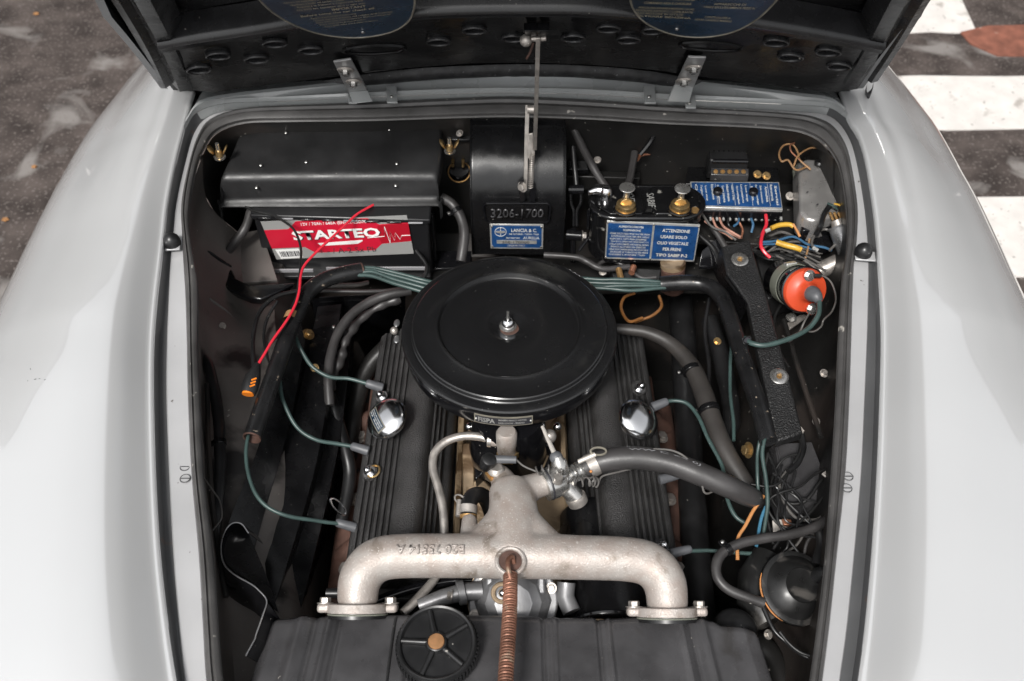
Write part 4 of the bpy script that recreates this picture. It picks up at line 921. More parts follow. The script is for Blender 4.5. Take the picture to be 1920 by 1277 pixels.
bundle([
 ('pink_wire', [(1335, 405, .85), (1345, 428, .845), (1370, 438, .845), (1388, 446, .84)], 2.2, 'pinkwire', 'pinkish wire leaving the first fuse terminal'),
 ('pink_wire', [(1348, 405, .85), (1356, 425, .85), (1374, 436, .85), (1388, 444, .845)], 2.2, 'pinkwire', 'pinkish wire leaving the second fuse terminal'),
 ('pink_wire', [(1321, 414, .85), (1342, 430, .84), (1362, 440, .84), (1374, 448, .84)], 2.0, 'pinkwire', 'lowest pinkish wire beside the reservoir plate'),
 ('dark_wire', [(1316, 400, .86), (1335, 425, .85), (1360, 436, .845), (1380, 450, .84)], 2.2, 'greywire', 'dark wire passing between reservoir and fuse box'),
 ('grey_blue_wire', [(1386, 404, .85), (1384, 418, .85), (1376, 424, .85)], 2.2, 'bluewire', 'blue wire curling under the middle fuse terminals'),
 ('blue_wire', [(1405, 404, .85), (1412, 420, .85), (1409, 436, .84)], 2.4, 'bluewire', 'blue wire hanging straight from the fuse box'),
 ('black_wire', [(1366, 404, .85), (1366, 420, .85), (1374, 432, .84)], 2.2, 'blackwire', 'black wire below the third fuse terminal'),
 ('red_wire', [(1436, 402, .86), (1437, 422, .86), (1429, 440, .86), (1427, 460, .86), (1434, 474, .855), (1444, 483, .85)], 3.4, 'red', 'thick red wire hanging down from the fuse box'),
 ('blue_wire', [(1428, 454, .85), (1455, 452, .85), (1488, 444, .85), (1515, 458, .85), (1545, 464, .85), (1560, 470, .85)], 2.3, 'bluewire', 'blue wire running across to the right flange'),
 ('blue_wire', [(1430, 458, .845), (1470, 458, .845), (1505, 462, .845), (1530, 470, .845)], 2.0, 'bluewire', 'lower blue wire beside the yellow sleeve'),
 ('black_wire', [(1420, 446, .85), (1440, 434, .86), (1456, 428, .86)], 2.2, 'blackwire', 'black wire joining the upper yellow sleeve'),
 ('black_wire', [(1410, 468, .84), (1450, 478, .84), (1490, 490, .84), (1530, 500, .83)], 2.4, 'blackwire', 'black wire lying under the lower yellow sleeve'),
 ('orange_wire', [(1487, 420, .87), (1494, 432, .865), (1500, 444, .86)], 2.4, 'orangewire', 'orange brown wire end of the upper yellow sleeve'),
 ('grey_wire_loop', [(1530, 470, .86), (1522, 455, .865), (1530, 438, .87), (1548, 430, .87), (1564, 440, .87), (1566, 456, .865), (1555, 470, .86)], 2.6, 'greywire', 'grey cable loop in front of the silver can'),
 ('brown_wire', [(1515, 432, .86), (1517, 450, .85), (1512, 480, .84), (1505, 492, .83)], 2.0, 'tanwire', 'tan wire dropping beside the yellow sleeves'),
 ('brown_wire', [(1380, 408, .85), (1392, 430, .84), (1390, 446, .84)], 2.2, 'copper', 'copper brown wire below the fuse box'),
])
M['clump'] = M['blackwire']
for i in range(24):
    a, b = 1405 + random.random() * 60, 440 + random.random() * 40
    wire('loom_wire', [(a, b, .835), (a + 30, b + random.uniform(-12, 14), .845), (a + 70 + random.random() * 40, b + random.uniform(0, 40), .83)], random.uniform(1.6, 2.8), random.choice(['blackwire', 'blackwire', 'greywire']), None, None)
    o = [x for x in COL.objects if x.name.startswith('loom_wire')][-1]; o['label'] = 'one of the thin dark wires tangled between the fuse box and the orange-capped coil'; o['category'] = 'wire'; o['group'] = 'tangled thin loom wires'
wire('yellow_sleeve', [(1446, 428, .865), (1462, 422, .867), (1480, 421, .867), (1488, 425, .866)], 4.5, 'yellow', 'yellow insulating sleeve nearest the fuse box', 'sleeve', 'yellow sleeves on the wires', 12)
wire('yellow_sleeve', [(1456, 454, .862), (1475, 460, .862), (1492, 464, .862), (1502, 468, .86)], 5.5, 'yellow', 'yellow insulating sleeve lying below the other one', 'sleeve', 'yellow sleeves on the wires', 12)
wire('cable_tie', [(1435, 434, .865), (1444, 430, .868)], 4, 'platealu', 'pale crimp where red wire and yellow sleeve meet', 'clip')
wire('joint_sleeve', [(1524, 464, .862), (1534, 470, .86)], 4, 'platealu', 'pale crimp connector at the end of the blue wires', 'connector')
# low black box under the tangle
single('junction_box', MB().prism(P((1415, 470, .80), (1470, 460, .80), (1500, 540, .79), (1440, 560, .79)), (0, 0, -.05)), 'black_matt', 'flat black box half hidden under the wire tangle', 'box', bevel=.003)
single('relay_socket', MB().lathe(at(1540, 452, .84), (0, -.2, 1), [(0, 0), (.024, 0), (.024, .01), (.018, .013), (0, .012)], 28), 'black_gloss', 'round black socket inside the grey cable loop', 'socket')

# ================================================================ ignition coil
ic = Thing('ignition_coil', 'ignition coil with bright orange cap and silver clamp band', 'ignition coil', at(1490, 540, .80))
pc = at(1513, 546, .865); axc = (V((.16, -.78, .47))).normalized(); pc0 = pc - axc * .088
R0 = m_px(pc, 43)
ic.part('can', MB().lathe(pc0, axc, [(0, 0), (R0 * .90, 0), (R0 * .94, .004), (R0 * .94, .072), (R0 * .97, .076)], 40), 'black_gloss')
ic.part('clamp_band', MB().lathe(pc0, axc, [(R0 * .955, .030), (R0 * .985, .030), (R0 * .985, .052), (R0 * .955, .052)], 40), 'greenish')
ic.part('clamp_lug', MB().box(pc0 + axc * .058 + V((-.01, .030, .02)), (.018, .006, .012), rot_to(axc)), 'platealu', bevel=.001)
cp = ic.part('cap', MB().lathe(pc0, axc, [(R0 * .94, .074), (R0 * .99, .078), (R0 * .985, .082), (R0 * .93, .086), (R0 * .55, .0885), (R0 * .40, .094), (R0 * .36, .104), (R0 * .2, .106), (0, .106)], 44), 'orangecap')
ic.part('rim', MB().torus(pc0 + axc * .0765, axc, R0 * .985, .0028, 44, 8), 'black_gloss')
x_, y_, z_ = basis(axc)
for a, b in ((1516, 516), (1521, 578)):
    p = onP(a, b, pc0 + axc * .088, axc); ic.part('terminal_post', MB().cyl(p - axc * .004, p + axc * .003, .0095, n=18), 'orangecap', parent=cp); ic.inst('terminal_nut', NUT, p + axc * .003, rot_to(axc), cp)
e0 = pc0 + axc * .102; e1 = onP(1537, 566, pc0 + axc * .122, axc)
ic.part('rubber_boot', MB().tube(catmull([e0, e0 + axc * .008, e0 + axc * .010 + (e1 - e0) * .3, e1], 4), [.0125, .012, .0095, .0055], 18), 'boot')
ic.part('bracket', MB().prism(P((1476, 605, .79), (1500, 590, .79), (1518, 590, .79), (1480, 618, .79)), (0, 0, -.004)), 'dullzinc', bevel=.001)
ic.inst('bracket_bolt', NUT, at(1484, 596, .797), rot_to((0, 0, 1)))
G2 = 'green ignition leads'
wire('ignition_lead', [(1537, 566, .885), (1534, 590, .88), (1512, 618, .87), (1475, 637, .868), (1435, 647, .868), (1408, 643, .866), (1398, 634, .86)], 5.0, 'green', 'thick green lead from the orange coil cap into the conduit', 'ignition lead', G2, 12)
wire('coil_wire', [(1524, 516, .885), (1545, 518, .885), (1560, 532, .88), (1567, 560, .87), (1560, 585, .86), (1545, 600, .86), (1540, 612, .85), (1525, 622, .84), (1505, 620, .84)], 1.8, 'greywire', 'thin dark wire looping round the right of the orange cap', 'wire', G)
wire('coil_wire', [(1519, 584, .87), (1508, 605, .85), (1498, 625, .84), (1480, 640, .84), (1468, 630, .83)], 2.0, 'greywire', 'thin dark wire hanging from the lower coil terminal', 'wire', G)
wire('coil_wire', [(1524, 517, .89), (1540, 517, .89)], 4, 'blackwire', 'black wire sleeve on the upper coil terminal', 'wire', G)
wire('strut_tube', [(1612, 468, .845), (1570, 492, .83), (1520, 515, .81)], 16, 'dullzinc', 'grey metal tube slanting down behind the orange-capped coil', 'tube', n=20)
# ================================================================ air cleaner
AC = at(955, 606, .90); AR = .1545
ac = Thing('air_cleaner', 'large round black air cleaner with stepped lid', 'air cleaner', AC + V((0, 0, -.05)))
ac.part('lid', MB().lathe(AC, (0, 0, 1), [(0, -.0115), (.010, -.0115), (.016, -.0105), (.026, -.005), (.036, -.0025), (.060, -.003), (.090, -.004), (.098, -.0055), (.0995, -.0045), (.1005, -.0020), (.1018, .0012), (.1035, .0020), (.1052, .0014), (.108, -.0004), (.1352, -.0022), (.1372, -.0018), (.1388, -.0030), (.1396, -.0075), (.1408, -.0086), (.1428, -.0080), (.1500, -.0095), (.1530, -.0108), (AR, -.0130), (AR, -.0160), (.1525, -.0168)], 128), 'lidblack', ang=30)
ac.part('body', MB().lathe(AC, (0, 0, 1), [(.1500, -.0165), (.1515, -.020), (.1500, -.044), (.1470, -.050), (.1200, -.054), (.05, -.054)], 96), 'black_gloss', ang=50)
ac.part('neck', MB().lathe(AC, (0, 0, 1), [(.058, -.05), (.058, -.075), (.05, -.078)], 48), 'black_gloss')
b = AC + V((-.002, .004, -.0115))
ac.part('worn_ring', MB().lathe(b, (0, 0, 1), [(0, .0004), (.017, .0006), (.0185, 0)], 32), 'rust')
ac.part('nut_washer', MB().lathe(b, (0, 0, 1), [(0, .0006), (.0125, .0012), (.0125, .0026), (.0105, .0036), (0, .0036)], 32), 'zinc')
ac.part('dome_nut', MB().lathe(b, (0, 0, 1), [(0, .003), (.0088, .0036), (.0090, .008), (.0078, .0118), (.005, .0145), (.0032, .0152), (0, .0152)], 24), 'chrome')
ac.part('stud', MB().cyl(b + V((0, 0, .014)), b + V((0, 0, .031)), .0021, .0019, 12), 'zinc')
# maker plate on the curved side
rb = .1508
def cyl_map(u, v, o):
    a = -math.pi / 2 - .155 + u * .52 - .105
    a = -math.pi / 2 + (-.315 + u * .525)
    r = rb + .0012 + o; z = AC.z - .0245 - v * .017
    return V((AC.x + r * math.cos(a), AC.y + r * math.sin(a), z))
rows = [[cyl_map(u / 20, v, 0) for u in range(21)] for v in (0, 1)]
mp = ac.part('maker_plate', MB().grid([[cyl_map(u / 20, v, o) for u in range(21)] for v, o in ((0, -.001), (0, .0004), (1, .0004), (1, -.001))]), 'cream')
ac.part('plate_field', MB().grid([[cyl_map(.02 + .96 * u / 20, v, o) for u in range(21)] for v, o in ((.1, .0006), (.9, .0006))]), 'darkprint', parent=mp)
for s_, bx in (('FISPA', (.07, .22, .36, .78)), ('BREVETTO FRANCO WENTZEL', (.42, .22, .90, .42)), ('FAGLI KNOW - TORINO', (.42, .56, .86, .78))):
    lettering(ac, s_, None, bx, 'platealu', mp, off=.0009, bold=.03, mapf=cyl_map)
for u in (.035, .965): ac.part('plate_rivet', MB().sphere(cyl_map(u, .5, .001), .0016, 10, 6), 'platealu', parent=mp)
# over-centre clip at the left of the cleaner
cl = Thing('toggle_clip', 'small bare metal butterfly clip at the left edge of the air cleaner', 'clip', at(742, 622, .86))
for dy in (-15, 15): cl.part('wing', MB().sphere(at(744, 621 + dy, .862), .0085, 16, 8, ax=(0, .2, 1), sc=(.55, 1.1, .3)), 'sheet')
cl.part('ball', MB().sphere(at(739, 620, .862), .006, 16, 10), 'dullzinc')

# ================================================================ valve covers
def vcover(side, lab):
    s = side; t = Thing('valve_cover', lab, 'valve cover', V((s * .15, -.05, .66)), 'valve covers of the engine')
    yb, yf = .155, -.262
    # section (|x|, z), outer to inner
    sec = [(.222, .66), (.222, .745), (.2195, .7515), (.216, .754)]
    rib0, rib1, n = .2155, .163, 6
    for i in range(n):
        a = rib0 + (rib1 - rib0) * i / n; w_ = (rib0 - rib1) / n; zz = lambda x: .754 + (.216 - x) * .42
        sec += [(a, zz(a)), (a - w_ * .12, zz(a) + .0030), (a - w_ * .55, zz(a - w_ * .5) + .0030), (a - w_ * .70, zz(a) + .0005)]
    sec += [(.160, .7790), (.150, .783), (.140, .785), (.131, .782), (.1245, .773), (.122, .764), (.1190, .763), (.1175, .752), (.1135, .751), (.112, .740), (.1075, .739), (.1055, .726), (.098, .722), (.094, .716), (.092, .69), (.084, .686), (.083, .62)]
    ys = [yb, yb - .004] + [yb - .004 + (yf - yb + .008) * i / 24 for i in range(1, 24)] + [yf + .004, yf]
    rows = []
    for k, y in enumerate(ys):
        e = 1 if k in (0, len(ys) - 1) else 0
        taper = .010 * (y - yf) / (yb - yf)
        rows.append([V((s * (x - taper - .003 * e * (x > .2)), y, z - .004 * e)) for x, z in sec])
    rows = [[V((p.x, p.y, .62)) for p in rows[0]]] + rows + [[V((p.x, p.y, .62)) for p in rows[-1]]]
    t.part('cover', MB().grid(rows), 'cover', ang=40)
    # raised bosses along the cover
    return t
vl = vcover(-1, 'ribbed black valve cover on the left bank, carrying the cap with the blue sticker')
vr = vcover(1, 'ribbed black valve cover on the right bank, under the big coolant hose')
for i, (px, py, z, sd, th_) in enumerate(((693, 880, .778, -1, vl), (716, 738, .785, -1, vl), (1199, 722, .778, 1, vr), (1241, 1020, .772, 1, vr))):
    th_.inst('acorn_nut', ACORN, at(px, py + 6, z - .008), rot_to((sd * .38, -.05, 1)), scale=.72)
    if i != 1: th_.part('nut_boss', MB().lathe(at(px + sd * -3, py + 8, z - .016), (sd * .38, 0, 1), [(0, 0), (.013, 0), (.0125, .006), (.010, .008), (0, .008)], 20), 'cover')
vl.part('worn_brass_ring', MB().torus(at(700, 884, .772), (-.38, 0, 1), .0098, .0016, 24, 6), 'brass')
# oil filler caps
def ocap(px, py, z, sd, lab, sticker):
    ax_ = V((sd * .46, -.22, .9)).normalized(); p = at(px, py, z) - ax_ * .012
    t = Thing('filler_cap', lab, 'cap', p, 'chrome breather caps on the valve covers')
    t.part('stem', MB().cyl(p - ax_ * .02, p + ax_ * .004, .014, n=24), 'dullzinc')
    t.part('dome', MB().lathe(p, ax_, [(.022, -.001), (.0300, .0), (.0315, .003), (.0312, .0065), (.0298, .0095), (.0243, .0140), (.0160, .0172), (.0078, .0187), (0, .019)], 48), 'chrome', ang=60)
    if sticker:
        def mp_(u, v, o):   # sticker strip on the dome
            d = Matrix.Rotation(R(24), 3, 'Z') @ V((0, 1, 0)); e = ax_.cross(d).normalized(); d = e.cross(ax_).normalized()
            c = (v - .5) * 2 * .0205; x = -.0105 + (u - .5) * .0145
            r2 = min(.999, (c * c + x * x) / .0285 ** 2); hgt = .0188 * (1 - r2) ** .48 if r2 < 1 else 0
            hgt = .0190 - 6.8 * (c * c + x * x) * (1 + 420 * (c * c + x * x))
            return p + ax_ * (hgt + o + .0006) - d * c + (-e if e.x > 0 else e) * -x * 1.0 * (1 if e.x > 0 else -1) * (-1)
        s1 = t.part('sticker', MB().grid([[mp_(u / 8, v / 14, 0) for u in range(9)] for v in range(15)]), 'cream', ang=80)
        t.part('sticker_field', MB().grid([[mp_(.1 + .8 * u / 8, .05 + .9 * v / 14, .0003) for u in range(9)] for v in range(15)]), 'bluedark', parent=s1, ang=80)
        for k, s_ in enumerate(('PER SERVIZIO DEL MOTORE', 'USARE OLIO DENSO', 'SAE 30')):
            lettering(t, s_, None, (.08, .18 + .24 * k, .94, .30 + .24 * k), 'print', s1, off=.0006, bold=.03, mapf=lambda u, v, o: mp_(.92 - v * .84, 1 - u if False else 1 - u, o))
    return t
ocap(720, 781, .812, -1, 'chrome breather cap with a blue lettered sticker', True)
ocap(1202, 783, .812, 1, 'plain polished chrome breather cap on the right valve cover', False)

# ================================================================ engine valley
ev = Thing('engine_block', 'oily cast engine block between the two valve covers', 'engine', V((0, -.05, .55)))
ev.part('valley', MB().grid([[V((x, y, z + .004 * noise.noise(V((x * 30, y * 30, 0))))) for x, z in ((-.084, .70), (-.080, .705), (-.074, .705), (-.072, .67), (-.05, .655), (0, .65), (.05, .655), (.072, .67), (.074, .705), (.080, .705), (.084, .70))] for y in [.17 - i * .02 for i in range(24)]]), 'block', ang=50)
ev.part('front_face', MB().box((0, -.285, .60), (.40, .02, .22)), 'bay', bevel=.004)
for s in (-1, 1):
    ev.part('head_rail', MB().box((s * .0775, -.05, .7080), (.0075, .40, .010)), 'block', bevel=.0015)
    ev.part('head', MB().prism([V((s * .235, .15, .56)), V((s * .235, .15, .66)), V((s * .08, .15, .66)), V((s * .08, .15, .56))], (0, -.41, 0)), 'rust', bevel=.006)
for s in (-1, 1):
    em = Thing('exhaust_manifold', ('brown rusted exhaust manifold beside the left valve cover', 'brown rusted exhaust manifold beside the right valve cover')[s > 0], 'exhaust manifold', V((s * .255, -.05, .62)), 'exhaust manifolds')
    em.part('log', MB().tube([V((s * .250, .12, .600)), V((s * .250, -.05, .605)), V((s * .250, -.24, .60)), V((s * .248, -.30, .58))], .021, 20), 'rust')
    for y in (.07, -.05, -.17): em.part('port', MB().tube([V((s * .20, y, .64)), V((s * .232, y, .635)), V((s * .250, y, .61))], .018, 16), 'rust'); em.inst('nut', NUTD, V((s * .242, y - .03, .630)), rot_to((s * .3, 0, 1)), scale=1.3)
for px, py in ((872, 862), (1046, 985), (1008, 865), (880, 900)): ev.inst('stud_nut', NUTD, at(px, py, .70), rot_to((0, 0, 1)), scale=1.3)
ev.part('carburettor_base', MB().prism(P((886, 845, .735), (1035, 845, .735), (1028, 893, .735), (1000, 880, .735), (915, 880, .735), (892, 898, .735)), (0, 0, -.03)), 'black_gloss', bevel=.002)
ev.part('carburettor_flange', MB().prism(P((895, 850, .739), (1032, 848, .739), (1020, 875, .739), (905, 878, .739)), (0, 0, -.004)), 'block', bevel=.001)
cb = Thing('carburettor', 'dark carburettor half hidden under the air cleaner', 'carburettor', V((0, -.10, .72)))
cb.part('bowl', MB().lathe(V((-.005, -.07, .73)), (0, 0, 1), [(0, 0), (.055, 0), (.058, .03), (.05, .10), (0, .1)], 36), 'black_gloss')
for i, (px, py) in enumerate(((880, 800), (900, 812), (925, 808), (990, 812), (1012, 806), (1030, 818), (1045, 800), (905, 830), (1000, 830))):
    cb.part('fitting', MB().sphere(at(px, py, .775), .0065 + .002 * (i % 3), 14, 8), ['chrome', 'black_gloss', 'dullzinc'][i % 3])
cb.inst('flange_nut', NUTD, at(1008, 860, .742), rot_to((0, 0, 1)), scale=1.2); cb.inst('flange_nut', NUTD, at(925, 872, .742), rot_to((0, 0, 1)), scale=1.1)
cb.part('float_chamber', MB().prism(P((895, 806, .77), (1042, 806, .77), (1038, 838, .76), (900, 838, .76)), (0, 0, -.035)), 'black_gloss', bevel=.004)
cb.part('arm', MB().prism(P((866, 830, .735), (890, 830, .735), (888, 965, .70), (868, 965, .70)), (0, 0, -.01)), 'block', bevel=.002)
ev.part('cast_pad', MB().prism(P((868, 905, .715), (905, 895, .715), (930, 920, .715), (928, 985, .70), (880, 985, .70)), (0, 0, -.02)), 'block', bevel=.004)
ev.part('cast_pad', MB().prism(P((1000, 905, .72), (1062, 900, .72), (1068, 985, .71), (1040, 1005, .71), (1000, 985, .71)), (0, 0, -.02)), 'block', bevel=.005)

# ================================================================ water manifold
ZM = .835
mf = Thing('water_manifold', 'pale cast aluminium water manifold branching to both sides', 'manifold', at(960, 1040, .79))
mb = MB()
def tb(pts, rs, n=20): mb.tube(catmull([at(*p) for p in pts], 8), [m_px(at(*pts[0]), r) for r in rs], n)
tb([(672, 1135, .806), (671, 1110, .815), (678, 1080, .826), (702, 1053, .833), (745, 1043, .835), (850, 1042, .836), (960, 1042, .836), (1080, 1045, .836), (1180, 1049, .834), (1224, 1062, .830), (1247, 1095, .822), (1252, 1145, .806)],
   [38, 39, 41, 42, 42, 42, 44, 42, 42, 42, 41, 38])
tb([(960, 1050, .836), (962, 1000, .838), (962, 950, .838), (955, 915, .834)], [49, 49, 48, 42])
tb([(962, 945, .838), (945, 905, .832), (934, 884, .828)], [36, 26, 19])
tb([(975, 925, .832), (1003, 912, .832), (1028, 903, .832)], [32, 25, 24])
tb([(952, 960, .835), (932, 990, .835), (900, 1030, .834)], [30, 33, 34])
tb([(972, 960, .835), (992, 990, .835), (1030, 1032, .834)], [30, 33, 34])
tb([(880, 1040, .830), (880, 1000, .826), (880, 970, .822)], [26, 18, 16])
tb([(957, 1090, .835), (957, 1060, .848), (957, 1045, .858)], [20, 19, 18])
me = mb.mesh('casting', mf.base, M['alu'])
o = bpy.data.objects.new('casting', me); COL.objects.link(o); o.parent = mf.o
rm = o.modifiers.new('fuse', 'REMESH'); rm.mode = 'VOXEL'; rm.voxel_size = .0022; rm.use_smooth_shade = True
sm = o.modifiers.new('soften', 'SMOOTH'); sm.iterations = 26; sm.factor = .6
def flange(px, py, sd):
    ax_ = V((0, -.86, -.5)); p = at(px, py, .801)
    f = mf.part('flange', MB().lathe(p, ax_, [(0, -.005), (.037, -.005), (.0375, .006), (0, .006)], 40, sx=1.0, sy=1.0), 'alu', bevel=.001)
    mf.part('flange_ear', MB().box(p + V((-.036, 0, 0)), (.026, .020, .011), rot_to(ax_)), 'alu', parent=f, bevel=.0035); mf.part('flange_ear', MB().box(p + V((.036, 0, 0)), (.026, .020, .011), rot_to(ax_)), 'alu', parent=f, bevel=.0035)
    for dx in (-.040, .040):
        mf.inst('flange_bolt', NUTD, p + V((dx, .004, .0035)), rot_to(-ax_), f, scale=1.15)
    g_ = mf.part('gasket', MB().lathe(p, ax_, [(0, .006), (.036, .006), (.0355, .0125), (0, .0125)], 40), 'rubber_dark', parent=f)
    mf.part('gasket_scum', MB().torus(p + ax_.normalized() * .0075, ax_, .0362, .0010, 40, 6), 'greenish', parent=f)
flange(671, 1140, -1); flange(1250, 1147, 1)
# raised casting number, upside down
qn = [onP(872, 1034, at(800, 1026, .862), V((0, -.35, 1))), onP(748, 1030, at(800, 1026, .862), V((0, -.35, 1))), onP(748, 1015, at(800, 1026, .862), V((0, -.35, 1))), onP(872, 1019, at(800, 1026, .862), V((0, -.35, 1)))]
_c = V((0, at(800, 1042, .836).y, .836)); _r = m_px(at(800, 1042, .836), 42)
def bar_map(u, v, o):
    x = at(873, 1040, .836).x + (at(746, 1040, .836).x - at(873, 1040, .836).x) * u
    a = R(80) + R(17) * (1 - 2 * v) * -1 - R(1)
    a = R(105 + (.5 - v) * 25); r = _r - .0008 + o
    return V((x, _c.y + r * math.cos(a), _c.z + r * math.sin(a)))
lettering(mf, 'B20 75514 A', None, (0, 0, 1, 1), 'alu', off=.0, bold=.025, relief=.0024, mapf=bar_map, name='casting_number')
mf.part('hook_boss', MB().torus(at(957, 1052, .862), (0, -.15, 1), .0165, .0028, 36, 8), 'alu')
mf.part('hook_hole', MB().lathe(at(957, 1052, .8615), (0, -.15, 1), [(0, .0006), (.0135, .0008), (.015, -.001)], 28), 'rust')
# coil spring / rusty conduit
sp = Thing('rusty_spring', 'long rusty coil spring hooked to the manifold boss', 'spring', at(952, 1200, .85))
cpth = catmull(P((957, 1078, .862), (956, 1140, .868), (952, 1210, .872), (947, 1290, .872), (942, 1380, .866)), 6)
sp.part('coil', MB().coil(cpth, m_px(cpth[3], 12.3), .00125, 58, n=14, m=6), 'spring'); sp.part('core', MB().tube(cpth, m_px(cpth[3], 10.2), 14), 'rust')
sp.part('hook', MB().tube(path([(958, 1090, .868), (953, 1066, .874), (953, 1050, .874), (960, 1044, .870), (963, 1056, .862)]), .0030, 10), 'spring')

# bypass hose with clamp on the left nozzle
bh_ = Thing('bypass_hose', 'short black hose clamped on the left manifold nozzle', 'hose', at(884, 950, .80))
bh_.part('hose', MB().tube(catmull(P((878, 968, .820), (879, 945, .822), (888, 930, .818), (905, 930, .80), (918, 950, .775), (925, 985, .75)), 6), m_px(at(880, 950, .82), 15.5), 18), 'rubber_dark')
bh_.part('clamp_band', MB().cyl(at(877, 964, .820), at(878, 949, .823), m_px(at(880, 950, .82), 17.5), n=28), 'dullzinc')
bh_.part('brass_ring', MB().cyl(at(878, 972, .818), at(878, 965, .820), m_px(at(880, 950, .82), 16), n=28), 'brass_dull')
bh_.part('clamp_pin', MB().cyl(at(861, 938, .826), at(859, 968, .822), .0035, n=12), 'dullzinc')
bh_.part('clamp_loop', MB().torus(at(863, 937, .828), (.3, -.2, 1), .0055, .0012, 20, 6, sx=1, sy=1.5), 'dullzinc')
# sensor with rubber cap on the neck
sn = Thing('temperature_sender', 'temperature sender under a black elbow cap on the manifold neck', 'sensor', at(930, 885, .83))
axs = V((.02, .10, 1)).normalized(); p = at(930, 890, .836)
sn.part('hex_body', MB().lathe(p, axs, [(0, 0), (.0135, 0), (.0145, .001), (.0145, .004), (.012, .004), (.012, .0075), (0, .0075)], 6), 'brass_dull'); sn.part('collar', MB().lathe(p + axs * .0075, axs, [(0, 0), (.0115, 0), (.012, .002), (.0100, .006), (.0075, .008), (0, .008)], 24), 'dullzinc')
pb = at(917, 862, .862)
sn.part('elbow_cap', MB().lathe(pb, V((.25, -.1, 1)), [(0, -.016), (.0095, -.016), (.0105, -.002), (.0095, .002), (.007, .0035), (0, .004)], 24), 'rubber_dark'); sn.part('cap_sleeve', MB().cyl(at(925, 861, .857), at(968, 862, .857), .0056, .0052, 16), 'boot')
cw = [at(968, 862, .857), at(982, 874, .855), at(1005, 884, .852)]
mbw = MB().tube(catmull(cw, 6), .0013, 8); mbw.coil(catmull(P((1005, 884, .850), (1030, 880, .856), (1055, 892, .858), (1080, 903, .855), (1108, 903, .85), (1122, 906, .845)), 4), .0058, .0012, 11, n=12)
mbw.tube(catmull(P((1122, 906, .845), (1130, 893, .846), (1160, 885, .842), (1180, 880, .84), (1195, 876, .835)), 5), .0013, 8)
single('coiled_wire', mbw, 'greywire', 'black springy coiled wire trailing from the sender cap', 'wire')
# fuel pipe with union
fpn = Thing('fuel_pipe', 'bent grey metal fuel pipe with a brass union under the air cleaner', 'pipe', at(900, 840, .80))
fpn.part('pipe', MB().tube(path([(925, 826, .815), (900, 819, .818), (868, 818, .818), (836, 828, .815), (815, 850, .81), (812, 880, .805), (821, 912, .80), (830, 950, .795), (833, 1000, .785), (830, 1040, .77), (818, 1080, .76), (790, 1115, .76), (755, 1150, .76)]), m_px(at(830, 900, .8), 8.2), 14), 'dullzinc')
fpn.part('union_body', MB().lathe(at(950, 850, .80), V((0, .12, 1)), [(0, 0), (.0135, .0), (.0135, .016), (.0145, .018), (.0145, .04), (.012, .044), (0, .044)], 28), 'alu'); fpn.part('union_arm', MB().cyl(at(950, 828, .818), at(920, 826, .818), .0095, .0078, 20), 'alu')
fpn.part('union_collar', MB().cyl(at(922, 826, .818), at(915, 825, .818), .0095, n=20), 'dullzinc'); fpn.part('brass_hex', MB().lathe(at(952, 858, .795), (0, .12, 1), [(0, 0), (.0145, 0), (.0155, .003), (.0155, .010), (0, .010)], 6), 'brass')

# ================================================================ thermostat side: zinc fittings and rod
tf = Thing('thermostat_fitting', 'bright zinc thermostat fitting between manifold and coolant hose', 'fitting', at(1045, 915, .82))
tf.part('body', MB().tube(catmull(P((1020, 912, .833), (1036, 905, .833), (1054, 898, .832)), 4), [.0205, .0215, .020], 24), 'zinc')
tf.part('clamp_ring', MB().torus(at(1027, 908, .833), at(1040, 903, .833) - at(1027, 908, .833), .0205, .0018, 30, 6), 'darkprint')
tf.part('elbow', MB().cyl(at(1050, 900, .833), at(1082, 936, .812), .0125, .0115, 22), 'zinc'); tf.part('end_cap', MB().lathe(at(1078, 930, .815), at(1084, 942, .806) - at(1078, 930, .815), [(0, 0), (.014, 0), (.0145, .003), (.0135, .012), (.010, .015), (0, .016)], 24), 'dullzinc')
tf.part('hose_spigot', MB().cyl(at(1052, 900, .835), at(1100, 876, .838), .0105, n=22), 'zinc')
for i, (a, b) in enumerate(((1066, 893), (1074, 889), (1084, 884))): tf.part('spigot_ring', MB().cyl(at(a, b, .836), at(a + 4, b - 2, .836), .0145 - .0008 * i, n=6 if i == 1 else 24), 'zinc')
tf.part('clevis', MB().lathe(at(1054, 886, .846), at(1044, 856, .868) - at(1054, 886, .846), [(0, 0), (.0095, 0), (.0105, .004), (.0105, .016), (.008, .020), (.0055, .026), (0, .026)], 24), 'zinc')
tf.part('cup', MB().sphere(at(1043, 858, .864), .0088, 20, 12), 'boot'); tf.part('rod', MB().cyl(at(1017, 800, .87), at(1042, 856, .868), .0024, .0036, 12), 'alu_light')
tf.part('grub_screw', MB().lathe(at(1047, 895, .862), (0, 0, 1), [(0, -.01), (.006, -.01), (.006, .001), (.002, .0005), (0, .001)], 14), 'dullzinc')

